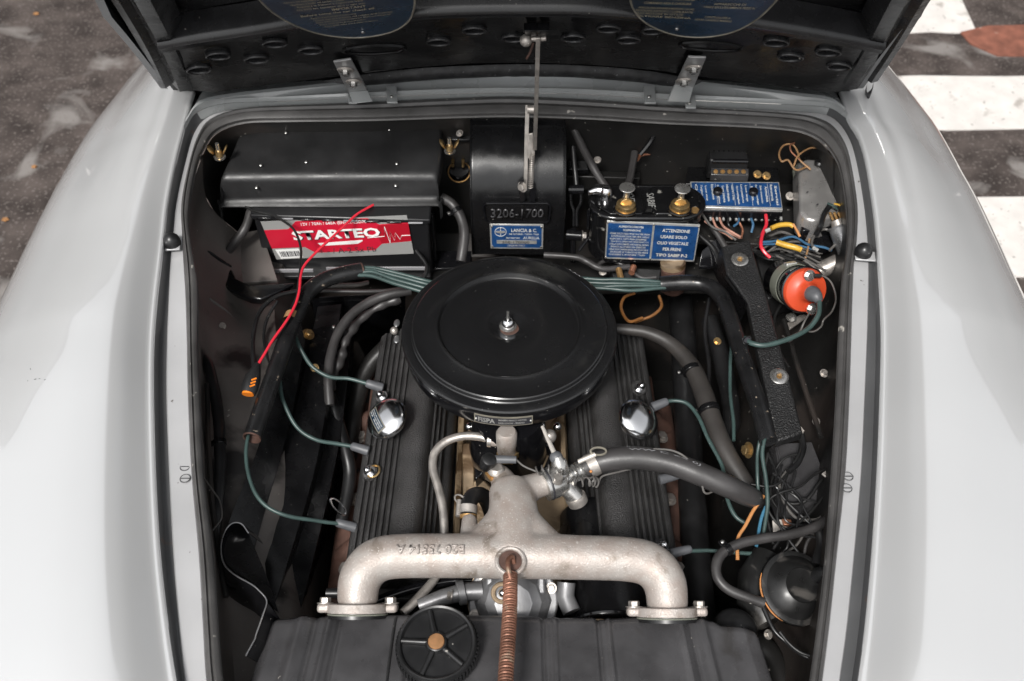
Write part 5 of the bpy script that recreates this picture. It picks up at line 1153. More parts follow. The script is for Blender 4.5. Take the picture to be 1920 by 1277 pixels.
# ================================================================ coolant hoses
ch = Thing('coolant_hose', 'thick dark grey coolant hose arching over the right valve cover', 'hose', at(1250, 880, .80))
HP_ = [(1094, 880, .838), (1112, 870, .842), (1150, 861, .848), (1200, 859, .850), (1255, 868, .848), (1310, 888, .842), (1360, 910, .832), (1398, 928, .815), (1416, 936, .79), (1420, 940, .76)]
ch.part('hose', MB().tube(path(HP_, 7), [m_px(at(1200, 860, .85), r) for r in (21, 21.5, 22, 22, 22, 22, 21.5, 20.5, 18, 15)], 28), 'rubber')
hc = path(HP_, 7); 
def hose_map(u, v, o):
    k = 18 + u * 17; i = int(k); p = hc[i].lerp(hc[i + 1], k - i); tn = (hc[i + 1] - hc[i]).normalized(); r = m_px(at(1200, 860, .85), 22) + .0003 + o
    sdv = tn.cross(V((0, 0, 1))).normalized(); a = (v - .5) * .9 - .1
    return p + (V((0, 0, 1)) * math.cos(a) + sdv * math.sin(a)) * r
lettering(ch, 'WW C << 0J', None, (0, .3, 1, .62), 'greyplastic', off=.0004, mapf=hose_map, name='hose_marking')
c0, c1 = at(1102, 876, .840), at(1118, 868, .843)
ch.part('clamp_band', MB().cyl(c0, c1, m_px(c0, 22.8), n=32), 'dullzinc'); ch.part('clamp_rust_spot', MB().sphere(at(1108, 884, .853), .002, 10, 6), 'rustorange')
ch.part('clamp_pin', MB().cyl(at(1084, 866, .858), at(1116, 852, .864), .0032, n=12), 'alu_light'); ch.part('cotter_loop', MB().torus(at(1122, 846, .866), (.0, -.2, 1), .0068, .0015, 24, 6, sx=1.5, sy=.8), 'cream')
wire('wire_stay', [(1225, 842, .862), (1262, 845, .864), (1290, 862, .858), (1312, 895, .845), (1322, 925, .83), (1345, 918, .82)], 2.0, 'greywire', 'thin bare wire draped over the coolant hose', 'wire')
ch2 = Thing('heater_hose', 'brownish heater hose curving down from behind the air cleaner to the coolant hose', 'hose', at(1300, 750, .75))
ch2.part('hose', MB().tube(path([(1140, 616, .80), (1175, 618, .80), (1215, 624, .80), (1258, 645, .795), (1295, 685, .79), (1318, 735, .785), (1336, 790, .78), (1356, 840, .775), (1385, 890, .765), (1405, 920, .755)], 6), [m_px(at(1300, 750, .79), r) for r in (10, 11, 12, 14, 17, 18.5, 19, 19, 18, 17)], 22), 'rubber_brown')
t = wire('steering_column', [(1273, 540, .66), (1282, 650, .65), (1290, 800, .64), (1302, 1000, .63), (1316, 1180, .62)], 25, 'rubber_dark', 'thick black upright tube behind the hoses on the right', 'tube', n=24)
wire('rubber_hose', [(1330, 600, .72), (1355, 680, .71), (1372, 780, .70), (1360, 830, .69), (1385, 900, .68)], 17, 'rubber_dark', 'glossy black hose between the heater hose and the right conduit', 'hose', n=20)

# ================================================================ strap bar on the right
sb = Thing('support_bar', 'flat black textured support bar fixed with two big washers', 'bar', at(1430, 640, .82))
q = P((1353, 462, .868), (1406, 448, .872), (1424, 510, .865), (1440, 562, .858), (1471, 675, .848), (1488, 740, .838), (1506, 812, .830), (1456, 828, .828), (1438, 742, .838), (1424, 675, .846), (1402, 567, .857), (1384, 540, .860), (1363, 512, .863))
sb.part('bar', MB().prism(q, (0, 0, -.016)), 'crinkle', bevel=.003, seg=3)
sb.part('side_web', MB().prism([q[0] + V((0, 0, -.004)), q[12] + V((0, 0, -.004)), q[11] + V((0, 0, -.004)), q[10] + V((0, 0, -.004)), q[10] + V((-.004, 0, -.05)), q[0] + V((-.006, 0, -.05))], (0, 0, -.002)), 'black', bevel=.001)
for a, b, z in ((1387, 487, .869), (1461, 706, .8425)):
    s_ = sb.part('washer', MB().lathe(at(a, b, z), (0, -.12, 1), [(0, 0), (.0135, 0), (.0135, .0012), (.0120, .0020), (.0085, .0026), (.0055, .0024), (.0046, .0005), (0, .0005)], 32), 'zinc')
    sb.part('screw_head', MB().lathe(at(a, b, z + .0006), (0, -.12, 1), [(0, 0), (.0040, 0), (.0036, .0018), (.001, .0012), (0, .0008)], 16), 'brass_dull', parent=s_)

# ================================================================ conduits and ignition leads
def conduit(lab, pts, rp, open_end, base):
    t = Thing('lead_conduit', lab, 'conduit', base, 'black conduits for the ignition leads'); c = path(pts, 7); r = m_px(c[len(c) // 2], rp)
    t.part('sleeve', MB().tube(c, r, 22, caps=False), 'sleeve')
    for e, d in ((c[0], c[0] - c[1]), (c[-1], c[-1] - c[-2])):
        d = d.normalized(); t.part('cut_end', MB().lathe(e, d, [(r * .86, -.012), (r * .86, 0), (r, .0004), (r * 1.01, -.002)], 22), 'rust' if 'rust' in lab else 'sleeve'); t.part('inside', MB().lathe(e - d * .011, d, [(0, 0), (r * .87, 0)], 22), 'darkprint')
    return t
cr = conduit('glossy black conduit bending down on the right of the engine', [(1238, 533, .835), (1280, 530, .838), (1322, 534, .84), (1352, 556, .845), (1370, 600, .85), (1386, 650, .853), (1404, 705, .853), (1424, 765, .85), (1441, 828, .845)], 15.5, True, at(1400, 700, .83))
cr.part('slot_edge', MB().torus(at(1401, 638, .868), (.3, -.3, 1), .008, .001, 20, 5, sx=1, sy=.6), 'sleeve'); cr.part('slot', MB().lathe(at(1400, 638, .8665), (.1, -.3, 1), [(0, .001), (.0075, .001)], 16, sx=1, sy=.6), 'darkprint')
cl_ = conduit('black conduit with rusty cut ends bending down on the left of the engine', [(679, 507, .845), (648, 513, .848), (612, 524, .848), (580, 545, .846), (560, 580, .846), (541, 625, .846), (518, 690, .843), (495, 755, .838), (472, 822, .832)], 15.5, True, at(540, 640, .82))
cl_.part('tape', MB().tube(P((551, 592, .8465), (546, 604, .8465)), m_px(at(550, 600, .846), 16.6), 22, caps=False), 'tanwire')
def lead(pts, lab, boot=None, r=3.8):
    wire('ignition_lead', pts, r, 'green', lab, 'ignition lead', G2, 12)
for i, (a, b, c, d) in enumerate(((500, 503, 516, 520), (505, 507, 522, 527), (510, 510, 530, 535), (514, 518, 538, 545))):
    lead([(672, a + 2, .847), (700, b, .852), (740, c - 6, .852), (790, c + 8, .848), (830, d + 14, .84)], ['topmost', 'second from the top', 'third from the top', 'lowest'][i] + ' green lead between the left conduit and the air cleaner')
for i, (a, b) in enumerate(((524, 528), (531, 532), (538, 536), (541, 543))):
    lead([(1090, a - 2, .835), (1130, a, .838), (1180, b - (4 if i == 0 else -2 if i == 3 else 0), .84), (1248, 530 + i * 3, .837)], ['topmost', 'second from the top', 'third from the top', 'lowest'][i] + ' green lead between the air cleaner and the right conduit')
def boot(a, b, lab, r=9.5, r2=8):
    a, b = at(*a), at(*b); rr = m_px(a, 1); single('plug_boot', MB().tube([a, a.lerp(b, .1), a.lerp(b, .5), a.lerp(b, .95), b], [rr * r2 * .75, rr * r2, rr * (r + r2) / 2, rr * r, rr * r * .8], 18), 'boot', lab, 'plug boot', 'grey spark plug boots')
lead([(548, 610, .83), (562, 650, .82), (584, 686, .80), (615, 706, .79), (652, 710, .785), (692, 720, .78)], 'green lead from under the left conduit to the upper left boot')
boot((686, 718, .781), (718, 728, .772), 'grey plug boot just above the stickered chrome cap')
lead([(523, 705, .82), (531, 750, .81), (556, 800, .79), (592, 824, .78), (632, 832, .77), (665, 838, .765)], 'green lead from the left conduit to the middle left boot')
boot((658, 836, .765), (692, 846, .760), 'grey plug boot below the stickered chrome cap')
lead([(466, 812, .828), (461, 850, .826), (470, 905, .82), (495, 945, .81), (535, 966, .80), (590, 976, .78), (636, 982, .765)], 'green lead leaving the open end of the left conduit')
boot((629, 979, .765), (668, 990, .755), 'grey plug boot nearest the left elbow of the manifold')
lead([(1240, 756, .79), (1262, 751, .79), (1288, 757, .79), (1308, 778, .79), (1322, 810, .79), (1340, 845, .785), (1356, 880, .78), (1362, 930, .78), (1378, 966, .775), (1402, 984, .77)], 'green lead from the right chrome cap passing under the coolant hose')
boot((1252, 752, .79), (1222, 764, .785), 'grey plug boot beside the plain chrome cap')
boot((1275, 890, .765), (1236, 900, .765), 'grey pointed plug boot under the coolant hose')
lead([(1290, 1033, .765), (1330, 1033, .76), (1375, 1036, .755), (1412, 1038, .75)], 'green lead running level behind the right manifold elbow')
boot((1296, 1029, .766), (1258, 1038, .765), 'grey plug boot nearest the right elbow of the manifold')
lead([(1374, 630, .80), (1369, 680, .795), (1369, 740, .79), (1375, 790, .785), (1376, 826, .78)], 'green lead hanging straight along the inside of the right conduit', r=3.4)
lead([(1436, 812, .842), (1430, 850, .83), (1436, 900, .815), (1438, 950, .80), (1432, 1000, .785)], 'right hand green lead leaving the open end of the right conduit')
lead([(1428, 812, .842), (1421, 850, .825), (1420, 900, .81), (1424, 940, .79)], 'left hand green lead leaving the open end of the right conduit', r=3.2)
wire('orange_wire', [(1432, 930, .80), (1414, 955, .80), (1398, 985, .795), (1384, 1010, .79), (1383, 1050, .78)], 3.4, 'orangewire', 'orange wire beside the green leads at lower right', 'wire')
wire('blue_wire', [(1436, 950, .795), (1428, 970, .79), (1422, 1000, .785), (1418, 1025, .78)], 3.2, 'bluebright', 'light blue wire beside the orange wire at lower right', 'wire')
# fuel filter loop behind the cleaner
wire('fuel_loop', [(1205, 596, .79), (1180, 602, .79), (1165, 580, .79), (1170, 558, .79), (1190, 550, .79)], 3, 'amber', 'amber fuel pipe loop behind the right edge of the air cleaner', 'pipe')
wire('fuel_loop', [(1236, 555, .79), (1240, 575, .79), (1222, 592, .785), (1190, 604, .78)], 3, 'amber', 'amber fuel pipe curving right of the loop behind the air cleaner', 'pipe')
wire('brass_union', [(1160, 505, .79), (1165, 525, .79)], 6, 'brass_dull', 'small brass union above the green leads', 'union', n=10)
wire('brass_union', [(1188, 500, .79), (1184, 512, .79)], 6, 'copper', 'small copper union under the reservoir plate', 'union', n=10)
wire('cross_pipe', [(1020, 478, .80), (1080, 482, .80), (1100, 490, .795), (1130, 504, .79), (1180, 500, .785)], 6, 'rubber', 'grey pipe passing behind the air cleaner under the reservoir', 'pipe', n=12)
single('crossmember', MB().prism(P((820, 480, .735), (1330, 480, .735), (1350, 530, .73), (800, 530, .73)), (0, 0, -.03)), 'bay', 'black crossmember behind the air cleaner', 'beam', bevel=.004)
# ================================================================ radiator header tank
ZT = .800
rd = Thing('radiator', 'black radiator header tank with pressed ribs across the front of the bay', 'radiator', V((0, -.42, .70)))
top = [(497, 1166), (520, 1158), (560, 1156), (585, 1154), (640, 1152), (700, 1150), (742, 1150), (800, 1150), (900, 1151), (1000, 1153), (1040, 1157), (1064, 1156), (1110, 1155), (1136, 1160), (1150, 1157), (1200, 1154), (1280, 1156), (1338, 1162), (1352, 1170), (1390, 1172), (1418, 1178), (1428, 1190)]
bk = [at(a, b, ZT) for a, b in top]
def ribh(x):    # pressed ribs running front to back
    h = 0
    for c, w_, a in ((-.256, .008, .0045), (-.240, .0035, -.003), (-.222, .004, .004), (-.210, .003, -.003), (.038, .0028, -.0035), (.052, .0035, .0035), (.105, .0028, -.0035), (.117, .0035, .0035), (.205, .004, .0035), (.216, .003, -.003), (.232, .005, .0035), (-.122, .003, -.004)):
        h += a * 1.3 * math.exp(-((x - c) / w_) ** 2)
    return h
xs = []
x = bk[0].x
while x < bk[-1].x: xs.append(x); x += .0016
xs.append(bk[-1].x)
def yback(x):
    for a, b in zip(bk, bk[1:]):
        if a.x <= x <= b.x: return a.y + (b.y - a.y) * (x - a.x) / max(1e-6, b.x - a.x)
    return bk[-1].y
rows = []
yfront = -.62
for k in range(0, 30):
    r = []
    for x in xs:
        yb_ = yback(x); e = min(1, (x - xs[0]) / .012) * min(1, (xs[-1] - x) / .02); e = e ** .5 if e > 0 else 0
        fl = 1 + .0 * k
        if k == 0: p = V((x, yb_ + .001, ZT - .085))
        elif k == 1: p = V((x, yb_ + .003, ZT - .020))
        elif k == 2: p = V((x, yb_ + .001, ZT - .006 + ribh(x)))
        elif k == 3: p = V((x, yb_ - .004, ZT - .001 + ribh(x)))
        else:
            t_ = (k - 4) / 25; y = yb_ - .010 + (yfront - yb_ + .01) * t_
            p = V((x * (1 + .10 * t_ if abs(x) > .2 else 1 + .10 * t_ * (abs(x) / .2)), y, ZT + ribh(x) + .0012 * noise.noise(V((x * 14, y * 14, 0))) - .0035 * max(0, noise.noise(V((x * 30, y * 30, 4))) - .35)))
        p.z -= .012 * (1 - e); r.append(p)
    rows.append(r)
sideL = [V((r[0].x - .001, r[0].y, .70)) for r in rows]; sideR = [V((r[-1].x + .001, r[-1].y, .70)) for r in rows]
rows = [[l] + r + [q] for l, r, q in zip(sideL, rows, sideR)]
rd.part('header_tank', MB().grid(rows), 'tank', ang=55)
rd.part('solder_seam', MB().tube(catmull([at(742, 1158, ZT + .001), at(738, 1180, ZT + .001), at(731, 1230, ZT + .001), at(724, 1290, ZT + .001)], 4), .0016, 8), 'black_matt')
rd.part('core', MB().box((0, -.50, .55), (.52, .05, .30)), 'bay')
# cap
pc_ = at(818, 1203, .838)
cp_ = rd
RC = m_px(pc_, 77); axc_ = V((-.02, -.05, 1))
CAP = cp_.part('cap', MB().lathe(pc_, axc_, [(RC * .9, -.032), (RC * .97, -.030), (RC * .985, -.008), (RC * .96, -.001), (RC * .93, .0005), (RC * .885, -.0008), (RC * .86, -.005), (RC * .84, -.0065), (RC * .30, -.0062), (0, -.006)], 72), 'rubber_dark', ang=40, label='black five-spoked cap with a copper centre disc')
x_, y_, z_ = basis(axc_)
kn = MB().box((0, 0, 0), (.0034, .0030, .016)).mesh('grip_rib', m=M['rubber_dark'])
for i in range(60):
    a = i * math.pi / 30; cp_.inst('grip_rib', kn, pc_ + (x_ * math.cos(a) + y_ * math.sin(a)) * RC * .99 + z_ * -.016, Matrix.Rotation(a, 3, 'Z'), CAP)
cp_.part('hub', MB().lathe(pc_, axc_, [(RC * .29, -.0062), (RC * .26, -.0035), (RC * .245, .0005), (RC * .22, .0012), (RC * .2, -.001), (0, -.001)], 36), 'rubber_dark', parent=CAP)
cp_.part('copper_disc', MB().lathe(pc_, axc_, [(RC * .205, -.001), (RC * .20, .0012), (RC * .19, .0018), (0, .0022)], 36), 'copper_disc', parent=CAP)
for i in range(5):
    a = R(104 + 72 * i); d = x_ * 0 + V((math.cos(a), math.sin(a), 0)); d = (d - z_ * d.dot(z_)).normalized(); n_ = z_.cross(d)
    A = pc_ + d * RC * .26 - z_ * .003; B = pc_ + d * RC * .86 - z_ * .0035
    cp_.part('spoke', MB().tube([A, A.lerp(B, .5), B], [.0036, .0030, .0030], 10), 'rubber_dark', parent=CAP)
rd.part('filler_neck', MB().lathe(pc_ + V((0, 0, -.05)), (0, 0, 1), [(0, 0), (RC * .6, 0), (RC * .6, .03), (0, .03)], 40), 'black')
# bits behind the tank
fp_ = Thing('fuel_pump', 'dull aluminium pump housing with a round flange behind the radiator tank', 'pump', at(960, 1135, .74))
pf = at(962, 1128, .752); axp = V((.02, -.55, .84))
fp_.part('flange', MB().lathe(pf, axp, [(0, -.010), (.056, -.010), (.058, -.008), (.058, -.002), (.056, 0), (0, 0)], 56), 'alu_dark', bevel=.0008)
fp_.part('lower_ring', MB().lathe(pf - axp.normalized() * .02, axp, [(0, -.006), (.058, -.006), (.059, .007), (0, .007)], 56), 'block')
fp_.part('body', MB().lathe(pf, axp, [(.050, 0), (.046, .012), (.036, .024), (.024, .030), (0, .031)], 10), 'alu_dark', ang=20)
for i in range(6):
    a = i * 1.047 + .3; x0_, y0_, z0_ = basis(axp); fp_.inst('housing_screw', NUTD, pf + (x0_ * math.cos(a) + y0_ * math.sin(a)) * .052 + z0_ * .0005, rot_to(axp), scale=.8)
for i in range(4):
    a = 1.5 + i * .5; fp_.part('casting_rib', MB().box(pf + V((-.030 + .022 * i, .012, .020)), (.010, .022, .020), rot_to(axp)), 'alu_dark', bevel=.003)
fp_.part('side_tube', MB().tube(P((905, 1108, .765), (870, 1110, .765), (830, 1120, .763), (785, 1136, .76)), [m_px(at(850, 1110, .765), r) for r in (18, 17, 15, 12)], 20), 'alu_dark')
fp_.part('tube_flange', MB().cyl(at(872, 1110, .765), at(858, 1113, .765), m_px(at(860, 1110, .765), 23), n=24), 'alu_dark', bevel=.001)
fp_.inst('flange_bolt', NUTD, at(848, 1118, .77), rot_to((-1, .1, .1)))
fp_.part('screw_ring', MB().torus(at(941, 1112, .785), (0, -.5, .9), .011, .003, 28, 8), 'block'); fp_.part('screw', MB().sphere(at(943, 1112, .788), .006, 14, 8), 'chrome')
dn = Thing('dynamo', 'round black dynamo body glimpsed under the right arm of the manifold', 'dynamo', at(1125, 1130, .72))
dn.part('body', MB().cyl(V((.125, -.16, .70)), V((.125, -.34, .70)), .058, n=48), 'black', bevel=.003)
dn.part('end_ring', MB().torus(V((.125, -.335, .70)), (0, 1, 0), .056, .003, 44, 8), 'black_gloss')
dn.part('end_cover', MB().tube(P((1062, 1092, .76), (1060, 1120, .75), (1072, 1148, .745)), .012, 16), 'alu_dark')
dn.part('fan_disc', MB().lathe(V((.105, -.352, .725)), (0, 1, .12), [(.0, 0), (.052, .0), (.052, .002), (0, .002)], 48), 'block')
single('front_disc', MB().lathe(V((0.01, -.345, .70)), (0, 1, .1), [(0, 0), (.045, 0), (.045, .012), (0, .012)], 40), 'black_gloss', 'dark pulley disc hidden low between pump and radiator tank', 'pulley')
wire('thick_pipe', [(612, 1112, .74), (640, 1112, .74)], 9, 'rubber_dark', 'black pipe stub left of the left manifold flange', 'pipe', n=16)
wire('lower_hose', [(700, 1130, .74), (760, 1108, .74), (830, 1092, .74), (890, 1088, .74)], 9, 'black_gloss', 'glossy black hose running under the left arm of the manifold', 'hose', n=16)
single('rubber_mount', MB().sphere(at(1378, 1180, .76), .028, 24, 14, sc=(1, 1, .6)), 'rubber_dark', 'dark rubber dome behind the right end of the radiator tank', 'mount')

# ================================================================ left side panels, cables and hoses
dp = Thing('side_duct', 'long folded black sheet metal duct down the left of the engine', 'duct', at(540, 900, .5))
cols_ = [[(596, 575, .762), (556, 760, .745), (506, 930, .73), (440, 1150, .715), (400, 1300, .71)],
         [(640, 570, .765), (612, 760, .745), (585, 900, .73), (510, 1150, .715), (470, 1300, .71)],
         [(646, 570, .74), (620, 760, .715), (594, 900, .70), (520, 1150, .68), (480, 1300, .67)],
         [(664, 570, .735), (646, 760, .71), (622, 900, .69), (562, 1150, .67), (520, 1300, .66)],
         [(668, 570, .5), (655, 760, .5), (635, 900, .5), (580, 1150, .5), (545, 1300, .5)]]
dp.part('sheet', MB().grid([catmull(P(*c), 5) for c in cols_]), 'black', ang=25)
for a, b, z in ((578, 627, .765), (521, 842, .735)):
    dp.inst('bolt', NUTB, at(a, b, z), rot_to((.5, -.1, .8)), scale=1.1)
dp.part('top_edge', MB().prism(P((598, 556, .762), (760, 548, .762), (758, 556, .755), (600, 566, .755)), (0, 0, -.004)), 'black', bevel=.001)
dp.part('cross_wall', MB().grid([P((585, 560, .765), (760, 550, .765)), P((590, 600, .70), (760, 590, .70)), P((600, 640, .5), (760, 640, .5))]), 'black_gloss')
single('splash_panel', MB().grid([catmull(P((560, 590, .80), (520, 720, .79), (480, 850, .78), (420, 1010, .77), (395, 1200, .76), (380, 1320, .76)), 5), catmull(P((572, 640, .78), (550, 760, .765), (520, 880, .75), (470, 1050, .74), (440, 1200, .73), (420, 1320, .73)), 5), catmull(P((585, 650, .70), (560, 780, .69), (530, 900, .68), (490, 1060, .66), (460, 1200, .66), (440, 1320, .66)), 5)]), 'black', 'smooth black splash panel running along the left inner wing', 'panel')
G3 = 'cables and hoses on the left inner wing'
wire('wing_hose', [(378, 668, .825), (392, 690, .825), (404, 740, .82), (411, 800, .815), (412, 880, .805), (408, 950, .795), (400, 1020, .785)], 11, 'rubber_dark', 'dark hose hugging the left inner wing below the wing hollow', 'hose', n=16)
wire('thin_wire', [(378, 890, .83), (396, 915, .825), (412, 940, .82), (415, 970, .815), (402, 990, .81), (392, 1004, .81)], 1.4, 'greywire', 'thin grey wire loop by the left rubber seal', 'wire')
wire('battery_cable', [(472, 392, .855), (460, 425, .84), (440, 455, .82), (418, 478, .80), (395, 484, .795), (380, 470, .80)], 8.5, 'rubber', 'thick grey battery cable curving down at the left end of the battery', 'cable', n=16)
wire('battery_cable', [(826, 370, .865), (850, 385, .855), (866, 415, .84), (870, 445, .825), (864, 490, .80)], 9.5, 'rubber', 'thick grey cable curving down between battery and heater box', 'cable', n=16)
wire('black_lead', [(460, 388, .872), (480, 397, .872), (515, 405, .872), (545, 425, .872), (561, 452, .87), (564, 485, .868), (560, 530, .866), (552, 575, .864), (530, 615, .863), (500, 655, .86), (482, 690, .855)], 2.4, 'blackwire', 'thin black wire from under the battery cover to the orange-marked plug', 'wire')
wire('red_lead', [(700, 384, .872), (670, 402, .874), (640, 428, .874), (605, 462, .872), (575, 492, .870), (564, 515, .868), (560, 550, .868), (545, 590, .867), (522, 622, .865), (500, 656, .862), (484, 683, .858)], 2.5, 'red', 'bright red wire from under the battery cover down to the small plug', 'wire', n=12)
pg = Thing('connector_plug', 'small black connector plug with an orange end and orange slots', 'plug', at(470, 718, .84))
pg.part('shell', MB().tube([at(483, 682, .857), at(480, 692, .856), at(474, 708, .853), at(468, 728, .850), at(465, 738, .848)], [m_px(at(470, 715, .85), r) for r in (5, 9, 15, 16, 14)], 20), 'black_matt')
pg.part('orange_end', MB().cyl(at(465.2, 736, .849), at(464.4, 740, .848), m_px(at(470, 715, .85), 11), n=20), 'orange')
for i in range(3): pg.part('orange_slot', MB().box(at(476 - i * 1.5, 711 + i * 6, .8625 - i * .0008), (.0075, .0018, .0016), Matrix.Rotation(.5, 3, 'Z')), 'orange')
wire('wing_cable', [(560, 545, .82), (520, 555, .825), (490, 580, .825), (476, 620, .825), (474, 660, .825), (476, 690, .825)], 4, 'rubber_dark', 'black cable looping behind the red wire on the left wing', 'cable', n=12)
wire('cross_cable', [(590, 545, .80), (650, 546, .80), (710, 546, .795), (760, 540, .79)], 3.5, 'rubber', 'thin grey cable crossing below the battery ledge', 'cable', n=12)
wire('cross_cable', [(590, 538, .80), (630, 536, .80), (670, 534, .795), (690, 530, .79)], 4.5, 'dusty', 'dusty cable just under the bend of the left conduit', 'cable', n=12)
wire('heater_pipe', [(770, 545, .80), (730, 552, .80), (690, 568, .795), (655, 595, .79), (632, 630, .78), (620, 670, .77), (616, 710, .76), (618, 760, .74)], 9, 'rubber', 'grey hose curving down left of the air cleaner', 'hose', n=18)
mbs = MB(); c_ = path([(750, 560, .785), (710, 575, .78), (670, 605, .77), (648, 640, .765), (640, 670, .755), (628, 700, .75), (618, 730, .74)], 8)
mbs.tube(c_, [m_px(c_[0], 8 + 1.4 * math.sin(i * 1.1) + 1.5 * math.sin(i * .43)) for i in range(len(c_))], 16); single('crumpled_sleeve', mbs, 'rubber', 'crumpled dark sleeve lying beside the grey hose', 'sleeve')
wire('lower_left_hose', [(618, 740, .72), (632, 790, .70), (650, 850, .68), (655, 900, .66), (640, 980, .64)], 12, 'rubber_dark', 'black hose disappearing down beside the left valve cover', 'hose', n=18)
wire('exhaust_heat_pipe', [(725, 650, .70), (690, 690, .68), (672, 740, .66), (660, 800, .64), (655, 860, .62)], 16, 'bay', 'brownish pipe behind the upper left plug boot', 'pipe', n=18)
single('dipstick_loop', MB().torus(at(634, 950, .74), (.6, -.3, .6), .012, .0016, 28, 6, sx=.5, sy=1.3), 'chrome', 'small chrome wire loop above the lower left boot', 'loop')
df = Thing('air_deflector', 'thin black curved deflector plate with a bare worn edge at lower left', 'deflector', at(460, 1090, .74))
eo = [(466, 1000, .81), (452, 982, .82), (434, 982, .825), (420, 1000, .828), (414, 1030, .83), (420, 1058, .83), (440, 1078, .83), (470, 1095, .83), (484, 1106, .83), (500, 1126, .828), (494, 1150, .828), (480, 1190, .828), (478, 1198, .828), (466, 1220, .828), (461, 1230, .828)]
e1 = catmull(P(*eo), 4); e2 = catmull(P(*[(a + 6 + (28 if i > 8 else 20 * (i < 5)), b + (52 if 2 < i < 10 else 20) , z - .06) for i, (a, b, z) in enumerate(eo)]), 4)
df.part('sheet', MB().grid([e1, [p.lerp(q, .5) for p, q in zip(e1, e2)], e2]).grid([[p + V((.0015, 0, -.001)) for p in e1], [q + V((.0015, 0, -.001)) for q in e2]]), 'black_gloss')
df.part('leaf', MB().prism(P((466, 1000, .805), (452, 984, .812), (434, 984, .817), (421, 1001, .82), (416, 1030, .822), (424, 1056, .822), (442, 1074, .822), (472, 1090, .822), (500, 1120, .82), (522, 1148, .80), (500, 1080, .80), (480, 1035, .80)), (0, 0, -.003)), 'black')
df.part('bare_edge', MB().tube(e1, .0009, 6), 'sheet')
# strap under engine, glimpses of road through gaps are left open by the floor

# ================================================================ right side: relay box, horn, loom
rb_ = Thing('control_box', 'black control box with chamfered sides at the right flange, wires around it', 'control box', at(1495, 900, .72))
b0 = P((1452, 832, .775), (1522, 828, .775), (1552, 905, .770), (1546, 940, .765), (1480, 945, .765), (1462, 900, .77))
mb = MB(); cen = sum(b0, V()) / 6
mb.grid([[cen + (p - cen) * s_ + V((0, 0, dz)) for p in b0 + [b0[0]]] for s_, dz in ((1.12, -.10), (1.10, -.02), (1.06, -.012), (.98, 0), (.5, .002), (.01, .002))])
rb_.part('cover', mb, 'tank', ang=40)
rb_.part('base', MB().prism(P((1440, 850, .72), (1560, 840, .72), (1565, 985, .71), (1445, 975, .71)), (0, 0, -.02)), 'black_gloss', bevel=.003)
rb_.part('front_face', MB().prism(P((1444, 870, .74), (1462, 860, .76), (1472, 950, .75), (1470, 985, .71), (1446, 965, .71)), (0, 0, -.05)), 'black_gloss', bevel=.002)
rb_.part('bracket', MB().prism(P((1448, 975, .745), (1478, 972, .745), (1484, 985, .742), (1480, 998, .735), (1450, 998, .735)), (0, 0, -.004)), 'alu_light', bevel=.001)
rb_.part('clip', MB().prism(P((1466, 972, .752), (1484, 974, .752), (1486, 986, .75), (1470, 984, .75)), (0, 0, -.004)), 'copper', bevel=.001)
rb_.part('edge', MB().tube(P((1456, 835, .778), (1470, 890, .775), (1478, 925, .77)), .0016, 8), 'tank')
G4 = 'loose wires around the black control box'
for pts, r, m_, lb in [
 ([(1460, 830, .79), (1466, 815, .795), (1480, 808, .80), (1494, 810, .80)], 2.6, 'copper', 'coppery wire end above the control box'),
 ([(1498, 818, .80), (1502, 835, .80), (1494, 860, .80), (1480, 880, .795), (1470, 900, .79), (1466, 920, .785), (1474, 940, .78), (1500, 943, .78), (1520, 930, .785), (1536, 905, .79), (1548, 893, .79)], 3.4, 'blackwire', 'thick dark wire looping over the front of the control box'),
 ([(1504, 815, .80), (1506, 840, .80), (1496, 868, .80), (1478, 885, .80)], 5.5, 'rubber_dark', 'black sleeve hanging over the top of the control box'),
 ([(1478, 880, .795), (1462, 905, .79), (1468, 935, .785), (1482, 960, .78), (1500, 974, .78), (1530, 974, .78), (1545, 965, .78)], 3.0, 'greywire', 'grey wire sagging below the control box'),
 ([(1560, 873, .80), (1530, 888, .80), (1500, 912, .80), (1468, 922, .80), (1444, 935, .795), (1440, 955, .79), (1455, 978, .785), (1478, 1000, .78), (1476, 1025, .775), (1468, 1035, .77)], 2.6, 'blackwire', 'thin black wire crossing the control box from the flange'),
 ([(1408, 908, .80), (1440, 912, .80), (1462, 905, .80), (1476, 888, .80)], 2.6, 'blackwire', 'thin black wire from the coolant hose end to the control box'),
 ([(1520, 978, .78), (1508, 1000, .775), (1494, 1022, .77), (1474, 1036, .765)], 2.6, 'greywire', 'left one of the two grey wires dropping to the horn'),
 ([(1545, 975, .78), (1525, 1000, .775), (1512, 1020, .77), (1508, 1040, .765)], 3.2, 'rubber', 'right one of the two grey wires dropping to the horn')]:
    wire('loose_wire', pts, r, m_, lb, 'wire', G4, 10)
single('screw_terminal', MB().box(at(1498, 808, .805), (.012, .009, .006), Matrix.Rotation(.4, 3, 'Z')), 'alu_light', 'pale screw terminal at the foot of the support bar', 'terminal', bevel=.001)
single('spade_terminal', MB().box(at(1550, 888, .80), (.012, .007, .003), Matrix.Rotation(.6, 3, 'Z')), 'alu_light', 'pale spade terminal close to the right rubber seal', 'terminal', bevel=.0006)
o = bpy.data.objects.new('rusty_bolt', NUTB); COL.objects.link(o); o.location = at(1404, 844, .79); o.rotation_euler = rot_to((-1, -.2, .3)).to_euler(); o.scale = (1.3,) * 3; o['label'] = 'rusty bolt on the right inner wing beside the control box'; o['category'] = 'bolt'
hnn = Thing('horn', 'black round horn with an orange rusted rim at lower right', 'horn', at(1490, 1110, .70))
ph = at(1494, 1102, .775); axh = V((.18, -.30, .93)).normalized(); RH = m_px(ph, 70)
